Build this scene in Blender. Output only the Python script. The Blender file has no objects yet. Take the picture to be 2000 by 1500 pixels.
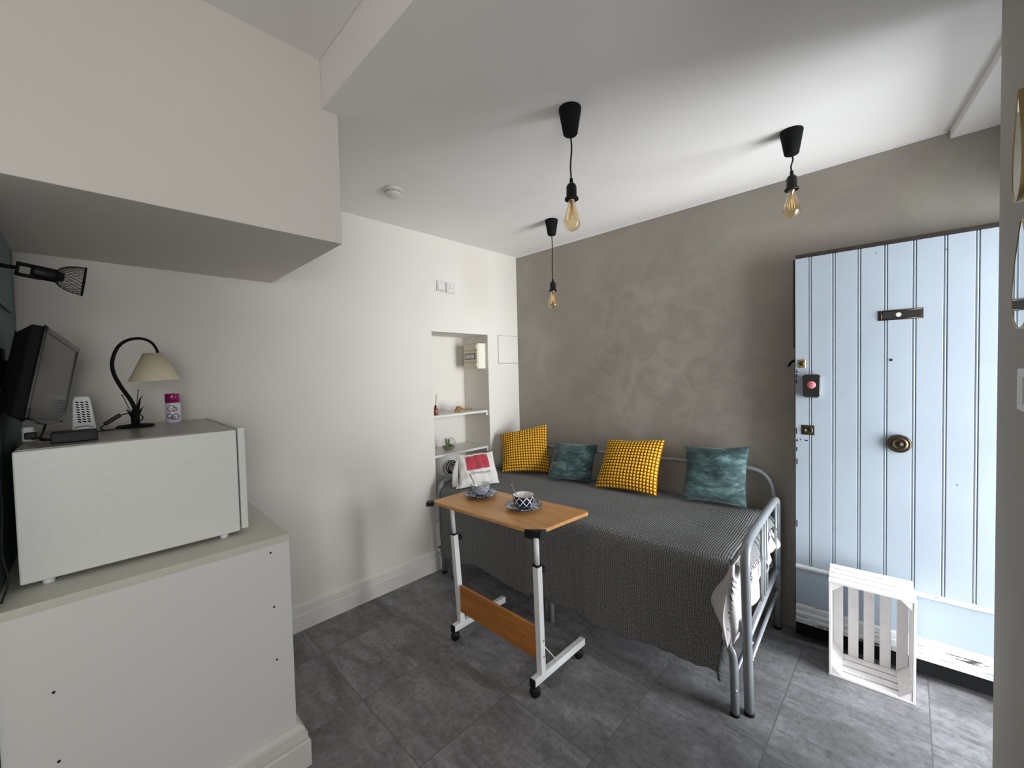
import bpy, math, random
from math import sin, cos, pi, sqrt
from mathutils import Vector, Matrix

random.seed(7)
scene = bpy.context.scene
COL = scene.collection

# ------------------------------------------------------------------ camera
cam_data = bpy.data.cameras.new('camera')
cam_data.sensor_fit = 'HORIZONTAL'
cam_data.sensor_width = 36.0
cam_data.lens = 796.5 / 2000 * 36.0
cam_data.clip_start = 0.02
cam = bpy.data.objects.new('camera', cam_data)
COL.objects.link(cam)
RT = Vector((0.6969974, -0.71667368, -0.02394722))
DN = Vector((-0.03877816, -0.00432454, -0.99923849))
FW = Vector((0.71602436, 0.69739525, -0.03080548))
cm = Matrix((RT, -DN, -FW)).transposed().to_4x4()
cm.translation = Vector((0, 0, 1.45))
cam.matrix_world = cm
scene.camera = cam

# ------------------------------------------------------------------ light
world = bpy.data.worlds.new('sky')
scene.world = world
world.use_nodes = True
wn = world.node_tree
wn.nodes['Background'].inputs[0].default_value = (0.80, 0.90, 1.0, 1)
wn.nodes['Background'].inputs[1].default_value = 2.0


def area(name, loc, target, sx, sy, power, color):
    l = bpy.data.lights.new(name, 'AREA')
    l.shape = 'RECTANGLE'
    l.size, l.size_y = sx, sy
    l.energy = power
    l.color = color
    o = bpy.data.objects.new(name, l)
    COL.objects.link(o)
    o.location = loc
    d = Vector(target) - Vector(loc)
    o.rotation_euler = d.to_track_quat('-Z', 'Y').to_euler()
    return o


# daylight that comes in through the open front door
area('doorway_daylight', (2.10, -2.3, 1.05), (2.15, 0.0, 1.25), 1.7, 2.3, 250, (0.93, 0.965, 1.0))
# bounce from the sunlit pavement in front of the door
area('pavement_bounce', (2.10, -1.45, 0.03), (2.10, -1.30, 1.0), 1.8, 1.7, 26, (1.0, 0.985, 0.96))
# added fill light in front of an unseen opening in the rear wall
area('rear_fill_light', (-0.5, -1.14, 1.55), (-0.5, 1.0, 1.5), 0.9, 1.1, 19, (1.0, 0.985, 0.96))

scene.view_settings.view_transform = 'Standard'
scene.view_settings.look = 'None'
scene.view_settings.exposure = 0.08
scene.view_settings.gamma = 1.0
scene.view_settings.use_curve_mapping = False


# ------------------------------------------------------------------ materials
def srgb(r, g, b):
    def f(c):
        c = c / 255.0
        return c / 12.92 if c <= 0.04045 else ((c + 0.055) / 1.055) ** 2.4
    return (f(r), f(g), f(b), 1)


class NT:
    def __init__(s, name):
        s.m = bpy.data.materials.new(name)
        s.m.use_nodes = True
        s.t = s.m.node_tree
        s.b = s.t.nodes['Principled BSDF']
        s.out = s.t.nodes['Material Output']

    def n(s, typ, **kw):
        nd = s.t.nodes.new(typ)
        for k, v in kw.items():
            if k == 'inp':
                for i, val in v.items():
                    nd.inputs[i].default_value = val
            else:
                setattr(nd, k, v)
        return nd

    def l(s, a, ai, b, bi):
        s.t.links.new(a.outputs[ai], b.inputs[bi])

    def ramp(s, stops):
        r = s.n('ShaderNodeValToRGB')
        e = r.color_ramp.elements
        while len(e) < len(stops):
            e.new(0.5)
        for i, (p, c) in enumerate(stops):
            e[i].position = p
            e[i].color = c
        return r

    def bump(s, src, si, strength, dist=0.002):
        b = s.n('ShaderNodeBump', inp={'Strength': strength, 'Distance': dist})
        s.l(src, si, b, 'Height')
        s.l(b, 'Normal', s.b, 'Normal')
        return b


def plain(name, col, rough=0.5, metal=0.0, noise=0.05, scale=30.0, bump=0.05, spec=0.5, coat=0.0):
    k = NT(name)
    tc = k.n('ShaderNodeTexCoord')
    nz = k.n('ShaderNodeTexNoise', inp={'Scale': scale, 'Detail': 4.0})
    k.l(tc, 'Object', nz, 'Vector')
    a = [max(0, c * (1 - noise)) for c in col[:3]] + [1]
    b = [min(1, c * (1 + noise)) for c in col[:3]] + [1]
    r = k.ramp([(0.3, a), (0.7, b)])
    k.l(nz, 'Fac', r, 'Fac')
    k.l(r, 'Color', k.b, 'Base Color')
    k.b.inputs['Roughness'].default_value = rough
    k.b.inputs['Metallic'].default_value = metal
    k.b.inputs['Specular IOR Level'].default_value = spec
    if coat:
        k.b.inputs['Coat Weight'].default_value = coat
    if bump:
        k.bump(nz, 'Fac', bump)
    return k.m


def mat_plaster(name, col, bump=0.25):
    k = NT(name)
    tc = k.n('ShaderNodeTexCoord')
    n1 = k.n('ShaderNodeTexNoise', inp={'Scale': 1.6, 'Detail': 3.0})
    n2 = k.n('ShaderNodeTexNoise', inp={'Scale': 140.0, 'Detail': 3.0})
    k.l(tc, 'Object', n1, 'Vector')
    k.l(tc, 'Object', n2, 'Vector')
    r = k.ramp([(0.3, [c * 0.96 for c in col[:3]] + [1]), (0.7, [min(1, c * 1.02) for c in col[:3]] + [1])])
    k.l(n1, 'Fac', r, 'Fac')
    k.l(r, 'Color', k.b, 'Base Color')
    k.b.inputs['Roughness'].default_value = 0.75
    k.b.inputs['Specular IOR Level'].default_value = 0.25
    k.bump(n2, 'Fac', bump, 0.0012)
    return k.m


def mat_limewash():
    k = NT('grey_limewash')
    tc = k.n('ShaderNodeTexCoord')
    mp = k.n('ShaderNodeMapping')
    mp.inputs['Scale'].default_value = (1, 1, 1.15)
    k.l(tc, 'Object', mp, 'Vector')
    nl = k.n('ShaderNodeTexNoise', inp={'Scale': 1.9, 'Detail': 6.0, 'Roughness': 0.62, 'Distortion': 0.9})
    nm = k.n('ShaderNodeTexNoise', inp={'Scale': 5.5, 'Detail': 8.0, 'Roughness': 0.6, 'Distortion': 1.4})
    nh = k.n('ShaderNodeTexNoise', inp={'Scale': 1.1, 'Detail': 2.0})
    ns = k.n('ShaderNodeTexNoise', inp={'Scale': 90.0, 'Detail': 3.0})
    for q in (nl, nm, nh, ns):
        k.l(mp, 'Vector', q, 'Vector')
    r1 = k.ramp([(0.32, srgb(150, 142, 134)), (0.5, srgb(158, 150, 141)), (0.68, srgb(166, 159, 150))])
    k.l(nl, 'Fac', r1, 'Fac')
    r2 = k.ramp([(0.44, (0, 0, 0, 1)), (0.56, (1, 1, 1, 1))])
    k.l(nm, 'Fac', r2, 'Fac')
    # mottling is strongest in the middle of the wall, as brushed there
    sep = k.n('ShaderNodeSeparateXYZ')
    k.l(tc, 'Object', sep, 'Vector')
    d = k.n('ShaderNodeVectorMath', operation='DISTANCE')
    d.inputs[1].default_value = (2.65, 1.25, 1.45)
    k.l(tc, 'Object', d, 0)
    rr = k.ramp([(0.25, (1, 1, 1, 1)), (0.85, (0.15, 0.15, 0.15, 1))])
    k.l(d, 'Value', rr, 'Fac')
    mul = k.n('ShaderNodeMath', operation='MULTIPLY')
    inv = k.n('ShaderNodeMath', operation='SUBTRACT')
    inv.inputs[0].default_value = 1.0
    k.l(r2, 'Color', inv, 1)
    k.l(inv, 'Value', mul, 0)
    k.l(rr, 'Color', mul, 1)
    m2 = k.n('ShaderNodeMath', operation='MULTIPLY')
    m2.inputs[1].default_value = 0.30
    k.l(mul, 'Value', m2, 0)
    mx = k.n('ShaderNodeMix', data_type='RGBA')
    k.l(m2, 'Value', mx, 'Factor')
    k.l(r1, 'Color', mx, 'A')
    mx.inputs['B'].default_value = srgb(118, 111, 103)
    rh = k.ramp([(0.42, (0, 0, 0, 1)), (0.62, (0.22, 0.22, 0.22, 1))])
    k.l(nh, 'Fac', rh, 'Fac')
    mg = k.n('ShaderNodeMix', data_type='RGBA')
    k.l(rh, 'Color', mg, 'Factor')
    k.l(mx, 'Result', mg, 'A')
    mg.inputs['B'].default_value = srgb(146, 151, 138)
    k.l(mg, 'Result', k.b, 'Base Color')
    k.b.inputs['Roughness'].default_value = 0.7
    k.b.inputs['Specular IOR Level'].default_value = 0.3
    k.bump(ns, 'Fac', 0.2, 0.001)
    return k.m


def mat_floor():
    k = NT('grey_stone_tiles')
    tc = k.n('ShaderNodeTexCoord')
    sep = k.n('ShaderNodeSeparateXYZ')
    k.l(tc, 'Object', sep, 'Vector')

    def line(axis, off, pitch, w):
        a = k.n('ShaderNodeMath', operation='SUBTRACT')
        a.inputs[1].default_value = off
        k.l(sep, axis, a, 0)
        b = k.n('ShaderNodeMath', operation='DIVIDE')
        b.inputs[1].default_value = pitch
        k.l(a, 'Value', b, 0)
        f = k.n('ShaderNodeMath', operation='FRACT')
        k.l(b, 'Value', f, 0)
        s = k.n('ShaderNodeMath', operation='SUBTRACT')
        s.inputs[1].default_value = 0.5
        k.l(f, 'Value', s, 0)
        ab = k.n('ShaderNodeMath', operation='ABSOLUTE')
        k.l(s, 'Value', ab, 0)
        g = k.n('ShaderNodeMath', operation='GREATER_THAN')
        g.inputs[1].default_value = 0.5 - w / pitch / 2
        k.l(ab, 'Value', g, 0)
        fl = k.n('ShaderNodeMath', operation='FLOOR')
        k.l(b, 'Value', fl, 0)
        return g, fl
    gx, fx = line('X', 0.785, 0.459, 0.0042)
    gy, fy = line('Y', -0.068, 0.4515, 0.0042)
    mxm = k.n('ShaderNodeMath', operation='MAXIMUM')
    k.l(gx, 'Value', mxm, 0)
    k.l(gy, 'Value', mxm, 1)
    cv = k.n('ShaderNodeCombineXYZ')
    k.l(fx, 'Value', cv, 'X')
    k.l(fy, 'Value', cv, 'Y')
    wn_ = k.n('ShaderNodeTexWhiteNoise', noise_dimensions='3D')
    k.l(cv, 'Vector', wn_, 'Vector')
    off = k.n('ShaderNodeVectorMath', operation='SCALE')
    off.inputs['Scale'].default_value = 8.0
    k.l(wn_, 'Color', off, 0)
    add = k.n('ShaderNodeVectorMath', operation='ADD')
    k.l(tc, 'Object', add, 0)
    k.l(off, 'Vector', add, 1)
    mp = k.n('ShaderNodeMapping')
    mp.inputs['Scale'].default_value = (1.0, 0.45, 1)
    k.l(add, 'Vector', mp, 'Vector')
    n1 = k.n('ShaderNodeTexNoise', inp={'Scale': 7.0, 'Detail': 8.0, 'Roughness': 0.65, 'Distortion': 0.6})
    n2 = k.n('ShaderNodeTexNoise', inp={'Scale': 45.0, 'Detail': 6.0, 'Roughness': 0.7})
    n3 = k.n('ShaderNodeTexNoise', inp={'Scale': 16.0, 'Detail': 5.0, 'Roughness': 0.6, 'Distortion': 2.0})
    mp2 = k.n('ShaderNodeMapping')
    mp2.inputs['Scale'].default_value = (1.0, 0.22, 1)
    k.l(add, 'Vector', mp2, 'Vector')
    k.l(mp, 'Vector', n1, 'Vector')
    k.l(add, 'Vector', n2, 'Vector')
    k.l(mp2, 'Vector', n3, 'Vector')
    r1 = k.ramp([(0.3, srgb(98, 97, 98)), (0.52, srgb(127, 126, 128)), (0.7, srgb(152, 151, 154))])
    k.l(n1, 'Fac', r1, 'Fac')
    r2 = k.ramp([(0.3, (0.55, 0.55, 0.55, 1)), (0.5, (0.95, 0.95, 0.95, 1)), (0.72, (1.22, 1.22, 1.22, 1))])
    k.l(n2, 'Fac', r2, 'Fac')
    r3 = k.ramp([(0.33, (0.62, 0.62, 0.62, 1)), (0.46, (1, 1, 1, 1))])
    k.l(n3, 'Fac', r3, 'Fac')
    m = k.n('ShaderNodeMix', data_type='RGBA', blend_type='MULTIPLY')
    m.inputs['Factor'].default_value = 0.8
    k.l(r1, 'Color', m, 'A')
    k.l(r2, 'Color', m, 'B')
    m3 = k.n('ShaderNodeMix', data_type='RGBA', blend_type='MULTIPLY')
    m3.inputs['Factor'].default_value = 0.7
    k.l(m, 'Result', m3, 'A')
    k.l(r3, 'Color', m3, 'B')
    g = k.n('ShaderNodeMix', data_type='RGBA')
    k.l(mxm, 'Value', g, 'Factor')
    k.l(m3, 'Result', g, 'A')
    g.inputs['B'].default_value = srgb(98, 96, 95)
    k.l(g, 'Result', k.b, 'Base Color')
    k.b.inputs['Roughness'].default_value = 0.5
    k.b.inputs['Specular IOR Level'].default_value = 0.4
    sb = k.n('ShaderNodeMath', operation='SUBTRACT')
    sc = k.n('ShaderNodeMath', operation='MULTIPLY')
    sc.inputs[1].default_value = 0.25
    k.l(n2, 'Fac', sc, 0)
    k.l(sc, 'Value', sb, 0)
    k.l(mxm, 'Value', sb, 1)
    k.bump(sb, 'Value', 0.35, 0.0015)
    return k.m


def mat_wood(name, axis='Y', c=((182, 126, 70), (208, 152, 92), (226, 176, 118))):
    k = NT(name)
    tc = k.n('ShaderNodeTexCoord')
    mp = k.n('ShaderNodeMapping')
    sc = {'X': (0.6, 9, 9), 'Y': (9, 0.6, 9), 'Z': (9, 9, 0.6)}[axis]
    mp.inputs['Scale'].default_value = sc
    k.l(tc, 'Object', mp, 'Vector')
    n1 = k.n('ShaderNodeTexNoise', inp={'Scale': 3.4, 'Detail': 6.0, 'Roughness': 0.65, 'Distortion': 0.9})
    n2 = k.n('ShaderNodeTexNoise', inp={'Scale': 14.0, 'Detail': 5.0, 'Roughness': 0.7})
    k.l(mp, 'Vector', n1, 'Vector')
    k.l(mp, 'Vector', n2, 'Vector')
    r = k.ramp([(0.3, srgb(*c[0])), (0.5, srgb(*c[1])), (0.7, srgb(*c[2]))])
    mm = k.n('ShaderNodeMix', data_type='FLOAT')
    mm.inputs['Factor'].default_value = 0.35
    k.l(n1, 'Fac', mm, 'A')
    k.l(n2, 'Fac', mm, 'B')
    k.l(mm, 'Result', r, 'Fac')
    k.l(r, 'Color', k.b, 'Base Color')
    k.b.inputs['Roughness'].default_value = 0.38
    k.bump(n2, 'Fac', 0.04, 0.001)
    return k.m


def mat_worn_paint(name, col, wear, amount=0.33, rough=0.5, stretch=(3, 3, 40)):
    """old gloss paint with chips of the wood or rust below"""
    k = NT(name)
    tc = k.n('ShaderNodeTexCoord')
    mp = k.n('ShaderNodeMapping')
    mp.inputs['Scale'].default_value = stretch
    k.l(tc, 'Object', mp, 'Vector')
    n1 = k.n('ShaderNodeTexNoise', inp={'Scale': 1.0, 'Detail': 8.0, 'Roughness': 0.75, 'Distortion': 0.8})
    k.l(mp, 'Vector', n1, 'Vector')
    n2 = k.n('ShaderNodeTexNoise', inp={'Scale': 3.0, 'Detail': 3.0})
    k.l(tc, 'Object', n2, 'Vector')
    n3 = k.n('ShaderNodeTexNoise', inp={'Scale': 60.0, 'Detail': 4.0})
    k.l(tc, 'Object', n3, 'Vector')
    rc = k.ramp([(0.3, [c * 0.94 for c in col[:3]] + [1]), (0.7, [min(1, c * 1.05) for c in col[:3]] + [1])])
    k.l(n2, 'Fac', rc, 'Fac')
    rw = k.ramp([(amount - 0.012, (1, 1, 1, 1)), (amount + 0.012, (0, 0, 0, 1))])
    k.l(n1, 'Fac', rw, 'Fac')
    mx = k.n('ShaderNodeMix', data_type='RGBA')
    k.l(rw, 'Color', mx, 'Factor')
    k.l(rc, 'Color', mx, 'A')
    mx.inputs['B'].default_value = wear
    k.l(mx, 'Result', k.b, 'Base Color')
    k.b.inputs['Roughness'].default_value = rough
    k.bump(n3, 'Fac', 0.12, 0.001)
    return k.m


def mat_throw():
    k = NT('charcoal_ribbed_weave')
    uv = k.n('ShaderNodeUVMap', uv_map='UVMap')
    mp = k.n('ShaderNodeMapping')
    mp.inputs['Scale'].default_value = (1, 1, 1)
    k.l(uv, 'UV', mp, 'Vector')
    w = k.n('ShaderNodeTexWave', wave_type='BANDS', bands_direction='X', inp={'Scale': 30.0, 'Distortion': 0.35, 'Detail': 1.0, 'Detail Scale': 4.0})
    k.l(mp, 'Vector', w, 'Vector')
    mp2 = k.n('ShaderNodeMapping')
    mp2.inputs['Scale'].default_value = (1.0, 0.35, 1)
    k.l(uv, 'UV', mp2, 'Vector')
    n = k.n('ShaderNodeTexNoise', inp={'Scale': 260.0, 'Detail': 3.0, 'Roughness': 0.7})
    k.l(mp2, 'Vector', n, 'Vector')
    n2 = k.n('ShaderNodeTexNoise', inp={'Scale': 5.0, 'Detail': 3.0})
    k.l(uv, 'UV', n2, 'Vector')
    r = k.ramp([(0.3, srgb(80, 82, 83)), (0.52, srgb(122, 123, 123)), (0.68, srgb(176, 176, 174))])
    k.l(n, 'Fac', r, 'Fac')
    rw = k.ramp([(0.1, (0.55, 0.55, 0.55, 1)), (0.6, (1, 1, 1, 1))])
    k.l(w, 'Fac', rw, 'Fac')
    m = k.n('ShaderNodeMix', data_type='RGBA', blend_type='MULTIPLY')
    m.inputs['Factor'].default_value = 0.85
    k.l(r, 'Color', m, 'A')
    k.l(rw, 'Color', m, 'B')
    k.l(m, 'Result', k.b, 'Base Color')
    k.b.inputs['Roughness'].default_value = 0.95
    k.b.inputs['Specular IOR Level'].default_value = 0.1
    k.bump(w, 'Fac', 0.6, 0.003)
    return k.m


def mat_knit():
    k = NT('mustard_knobbly_knit')
    uv = k.n('ShaderNodeUVMap', uv_map='UVMap')
    sep = k.n('ShaderNodeSeparateXYZ')
    k.l(uv, 'UV', sep, 'Vector')

    def wv(ax, n):
        a = k.n('ShaderNodeMath', operation='MULTIPLY')
        a.inputs[1].default_value = pi * n
        k.l(sep, ax, a, 0)
        s = k.n('ShaderNodeMath', operation='SINE')
        k.l(a, 'Value', s, 0)
        b = k.n('ShaderNodeMath', operation='ABSOLUTE')
        k.l(s, 'Value', b, 0)
        return b
    a, b = wv('X', 19), wv('Y', 17)
    m = k.n('ShaderNodeMath', operation='MINIMUM')
    k.l(a, 'Value', m, 0)
    k.l(b, 'Value', m, 1)
    r = k.ramp([(0.20, srgb(112, 64, 6)), (0.50, srgb(206, 144, 10)), (0.78, srgb(238, 186, 58)), (0.93, srgb(250, 218, 128))])
    k.l(m, 'Value', r, 'Fac')
    k.l(r, 'Color', k.b, 'Base Color')
    k.b.inputs['Roughness'].default_value = 0.9
    k.b.inputs['Specular IOR Level'].default_value = 0.15
    n = k.n('ShaderNodeTexNoise', inp={'Scale': 120.0, 'Detail': 2.0})
    k.l(uv, 'UV', n, 'Vector')
    k.bump(n, 'Fac', 0.4, 0.002)
    return k.m


def mat_velvet():
    k = NT('teal_crushed_velvet')
    tc = k.n('ShaderNodeTexCoord')
    mp = k.n('ShaderNodeMapping')
    mp.inputs['Scale'].default_value = (1.0, 0.6, 1.7)
    mp.inputs['Rotation'].default_value = (0.35, 0, 0)
    k.l(tc, 'Object', mp, 'Vector')
    n = k.n('ShaderNodeTexNoise', inp={'Scale': 13.0, 'Detail': 9.0, 'Roughness': 0.78, 'Distortion': 0.15})
    k.l(mp, 'Vector', n, 'Vector')
    r = k.ramp([(0.36, srgb(20, 42, 44)), (0.5, srgb(50, 76, 78)), (0.64, srgb(104, 132, 130))])
    k.l(n, 'Fac', r, 'Fac')
    k.l(r, 'Color', k.b, 'Base Color')
    k.b.inputs['Roughness'].default_value = 0.75
    k.b.inputs['Sheen Weight'].default_value = 0.5
    k.b.inputs['Sheen Roughness'].default_value = 0.4
    k.bump(n, 'Fac', 0.5, 0.006)
    return k.m


def mat_blue_glaze(name, kind):
    """white porcelain with dark blue pattern"""
    k = NT(name)
    tc = k.n('ShaderNodeTexCoord')
    if kind == 'lattice':
        uv = k.n('ShaderNodeUVMap', uv_map='UVMap')
        sep = k.n('ShaderNodeSeparateXYZ')
        k.l(uv, 'UV', sep, 'Vector')

        def lin(sa):
            a = k.n('ShaderNodeMath', operation='MULTIPLY')
            a.inputs[1].default_value = 9.0
            k.l(sep, 'X', a, 0)
            b = k.n('ShaderNodeMath', operation='MULTIPLY_ADD')
            b.inputs[1].default_value = sa
            k.l(sep, 'Y', b, 0)
            k.l(a, 'Value', b, 2)
            f = k.n('ShaderNodeMath', operation='FRACT')
            k.l(b, 'Value', f, 0)
            s = k.n('ShaderNodeMath', operation='SUBTRACT')
            s.inputs[1].default_value = 0.5
            k.l(f, 'Value', s, 0)
            ab = k.n('ShaderNodeMath', operation='ABSOLUTE')
            k.l(s, 'Value', ab, 0)
            return ab
        p, q = lin(2.6), lin(-2.6)
        m = k.n('ShaderNodeMath', operation='MINIMUM')
        k.l(p, 'Value', m, 0)
        k.l(q, 'Value', m, 1)
        r = k.ramp([(0.07, srgb(228, 230, 234)), (0.1, srgb(24, 30, 52))])
        k.l(m, 'Value', r, 'Fac')
    elif kind == 'fine':
        n = k.n('ShaderNodeTexVoronoi', feature='DISTANCE_TO_EDGE', inp={'Scale': 150.0})
        k.l(tc, 'Object', n, 'Vector')
        r = k.ramp([(0.10, srgb(206, 212, 226)), (0.20, srgb(36, 46, 84))])
        k.l(n, 'Distance', r, 'Fac')
    else:
        n = k.n('ShaderNodeTexNoise', inp={'Scale': 42.0, 'Detail': 4.0, 'Distortion': 1.5})
        k.l(tc, 'Object', n, 'Vector')
        r = k.ramp([(0.46, srgb(40, 48, 72)), (0.54, srgb(86, 98, 128)), (0.6, srgb(200, 206, 214))])
        k.l(n, 'Fac', r, 'Fac')
    k.l(r, 'Color', k.b, 'Base Color')
    k.b.inputs['Roughness'].default_value = 0.15
    return k.m


def mat_glass(name, tint, rough=0.02, mixf=0.25):
    k = NT(name)
    k.t.nodes.remove(k.b)
    tr = k.n('ShaderNodeBsdfTransparent')
    tr.inputs['Color'].default_value = tint
    gl = k.n('ShaderNodeBsdfGlossy')
    gl.inputs['Roughness'].default_value = rough
    gl.inputs['Color'].default_value = (0.95, 0.93, 0.88, 1)
    nz = k.n('ShaderNodeTexNoise', inp={'Scale': 3.0})
    lw = k.n('ShaderNodeLayerWeight', inp={'Blend': mixf})
    mx = k.n('ShaderNodeMixShader')
    k.l(lw, 'Facing', mx, 'Fac')
    k.l(tr, 'BSDF', mx, 1)
    k.l(gl, 'BSDF', mx, 2)
    k.l(mx, 'Shader', k.out, 'Surface')
    return k.m


M = {}
M['white'] = mat_plaster('white_wall_paint', srgb(219, 214, 206))
M['taupe'] = mat_plaster('warm_grey_wall_paint', srgb(166, 161, 153))
M['ceil'] = mat_plaster('white_ceiling_paint', srgb(236, 233, 230), 0.1)
M['lime'] = mat_limewash()
M['teal_wall'] = mat_plaster('grey_green_wall_paint', srgb(112, 126, 126))
M['floor'] = mat_floor()
M['trimw'] = plain('white_gloss_trim', srgb(214, 211, 204), 0.45, noise=0.03)
M['lam'] = plain('white_laminate', srgb(218, 217, 213), 0.45, noise=0.02, scale=200, bump=0.08)
M['appl'] = plain('white_appliance_enamel', srgb(222, 223, 218), 0.4, noise=0.02, scale=90, bump=0.05)
M['appltop'] = plain('grey_appliance_top', srgb(150, 146, 142), 0.28, noise=0.04)
M['worktop'] = plain('pale_worktop', srgb(200, 199, 186), 0.45, noise=0.04, scale=60)
M['wood'] = mat_wood('beech_laminate')
M['wood_y'] = mat_wood('beech_panel', 'Y', ((146, 88, 36), (176, 112, 50), (202, 136, 68)))
M['wmetal'] = plain('white_powder_coat', srgb(226, 227, 226), 0.35, noise=0.02)
M['bmetal'] = plain('grey_powder_coat', srgb(138, 143, 147), 0.30, metal=0.2, noise=0.04)
M['black'] = plain('black_plastic', srgb(12, 12, 13), 0.5, noise=0.1, spec=0.3)
M['blackm'] = plain('black_matte', srgb(10, 10, 11), 0.75, noise=0.1, spec=0.2)
M['screw'] = plain('zinc_screw', srgb(175, 178, 180), 0.3, metal=0.9)
M['chip'] = plain('dark_hole', srgb(30, 28, 26), 0.9)
M['sheet'] = plain('white_cotton', srgb(205, 200, 200), 0.9, noise=0.04, scale=12, bump=0.3, spec=0.1)
M['mattress'] = plain('grey_mattress', srgb(120, 118, 118), 0.9)
M['throw'] = mat_throw()
M['fringe'] = plain('charcoal_fringe', srgb(78, 80, 84), 0.95)
M['knit'] = mat_knit()
M['velvet'] = mat_velvet()
M['door'] = mat_worn_paint('pale_blue_door_paint', srgb(164, 174, 184), srgb(70, 66, 64), 0.205, 0.45, (6, 6, 12))
M['doorlow'] = mat_worn_paint('worn_pale_blue_paint', srgb(156, 168, 179), srgb(52, 52, 56), 0.30, 0.5, (2.2, 2.2, 34))
M['weather'] = mat_worn_paint('flaking_weatherboard_paint', srgb(196, 198, 198), srgb(64, 60, 60), 0.42, 0.6, (2.5, 2.5, 60))
M['bronze'] = plain('aged_bronze', srgb(78, 68, 54), 0.35, metal=0.85, noise=0.3, scale=60)
M['brown'] = plain('dark_brown_iron', srgb(58, 50, 46), 0.5, metal=0.4, noise=0.25)
M['brass'] = plain('brushed_brass', srgb(176, 156, 104), 0.35, metal=0.9, noise=0.1)
M['crate'] = plain('whitewashed_pine', srgb(236, 232, 230), 0.7, noise=0.05, scale=25, bump=0.2)
M['pink'] = plain('pink_sticker', srgb(222, 122, 132), 0.6)
M['red'] = plain('red_print_line', srgb(168, 48, 60), 0.6)
M['bag'] = plain('white_cotton_canvas', srgb(226, 223, 218), 0.9, noise=0.04, scale=18, bump=0.3)
M['bagprint'] = plain('raspberry_print', srgb(186, 62, 76), 0.8, noise=0.12, scale=30)
M['bagswirl'] = plain('pale_print_line', srgb(150, 92, 92), 0.8)
M['baggrey'] = plain('grey_print_ink', srgb(120, 112, 110), 0.8)
M['ivory_shaded'] = plain('shaded_ivory_plastic', srgb(208, 200, 176), 0.45, noise=0.02)  # darker copy of the ivory: shade on the fuse box cover, put into its colour
M['ivory'] = plain('pale_ivory_plastic', srgb(228, 224, 208), 0.45, noise=0.02)
M['swgrey'] = plain('pale_grey_switch_plastic', srgb(206, 204, 200), 0.4, noise=0.02)
M['shade'] = plain('cream_fabric_shade', srgb(214, 204, 176), 0.9, noise=0.05, scale=150, bump=0.3)
M['magenta'] = plain('magenta_cap', srgb(150, 24, 96), 0.2, noise=0.05, coat=0.5)
M['can'] = plain('white_can_paint', srgb(216, 214, 220), 0.25)
M['purple'] = plain('purple_print', srgb(92, 62, 104), 0.4)
M['screen'] = plain('dark_lcd_screen', srgb(52, 53, 56), 0.16, noise=0.02, bump=0)
M['bezel'] = plain('gloss_black_bezel', srgb(30, 28, 27), 0.2, noise=0.02, bump=0)
M['glaze'] = plain('white_porcelain', srgb(236, 234, 228), 0.15, noise=0.02)
M['lattice'] = mat_blue_glaze('blue_lattice_glaze', 'lattice')
M['finegl'] = mat_blue_glaze('fine_blue_glaze', 'fine')
M['plate'] = mat_blue_glaze('blue_floral_glaze', 'floral')
M['steel'] = plain('polished_steel', srgb(196, 194, 190), 0.2, metal=1.0, noise=0.02)
M['seam'] = plain('grey_seam', srgb(150, 147, 141), 0.8)
M['amber'] = mat_glass('amber_bulb_glass', (0.97, 0.86, 0.66, 1), mixf=0.22)
M['globe'] = mat_glass('clear_globe_glass', (0.96, 0.98, 0.97, 1), mixf=0.2)
M['filament'] = plain('pale_filament', srgb(235, 205, 150), 0.5)
M['mirror'] = plain('mirror_silver', srgb(232, 236, 238), 0.02, metal=1.0, noise=0.0, bump=0)
M['green'] = plain('succulent_green', srgb(92, 108, 62), 0.6, noise=0.3)
M['soil'] = plain('pebbly_soil', srgb(112, 108, 92), 0.9, noise=0.5, scale=200, bump=0.6)
M['amberbottle'] = plain('reddish_glass', srgb(128, 60, 44), 0.15, noise=0.05)
M['reed'] = plain('dry_reed', srgb(120, 88, 62), 0.8)
M['shell'] = plain('brown_dried_pod', srgb(150, 112, 62), 0.75, noise=0.4, scale=60, bump=0.5)


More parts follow.
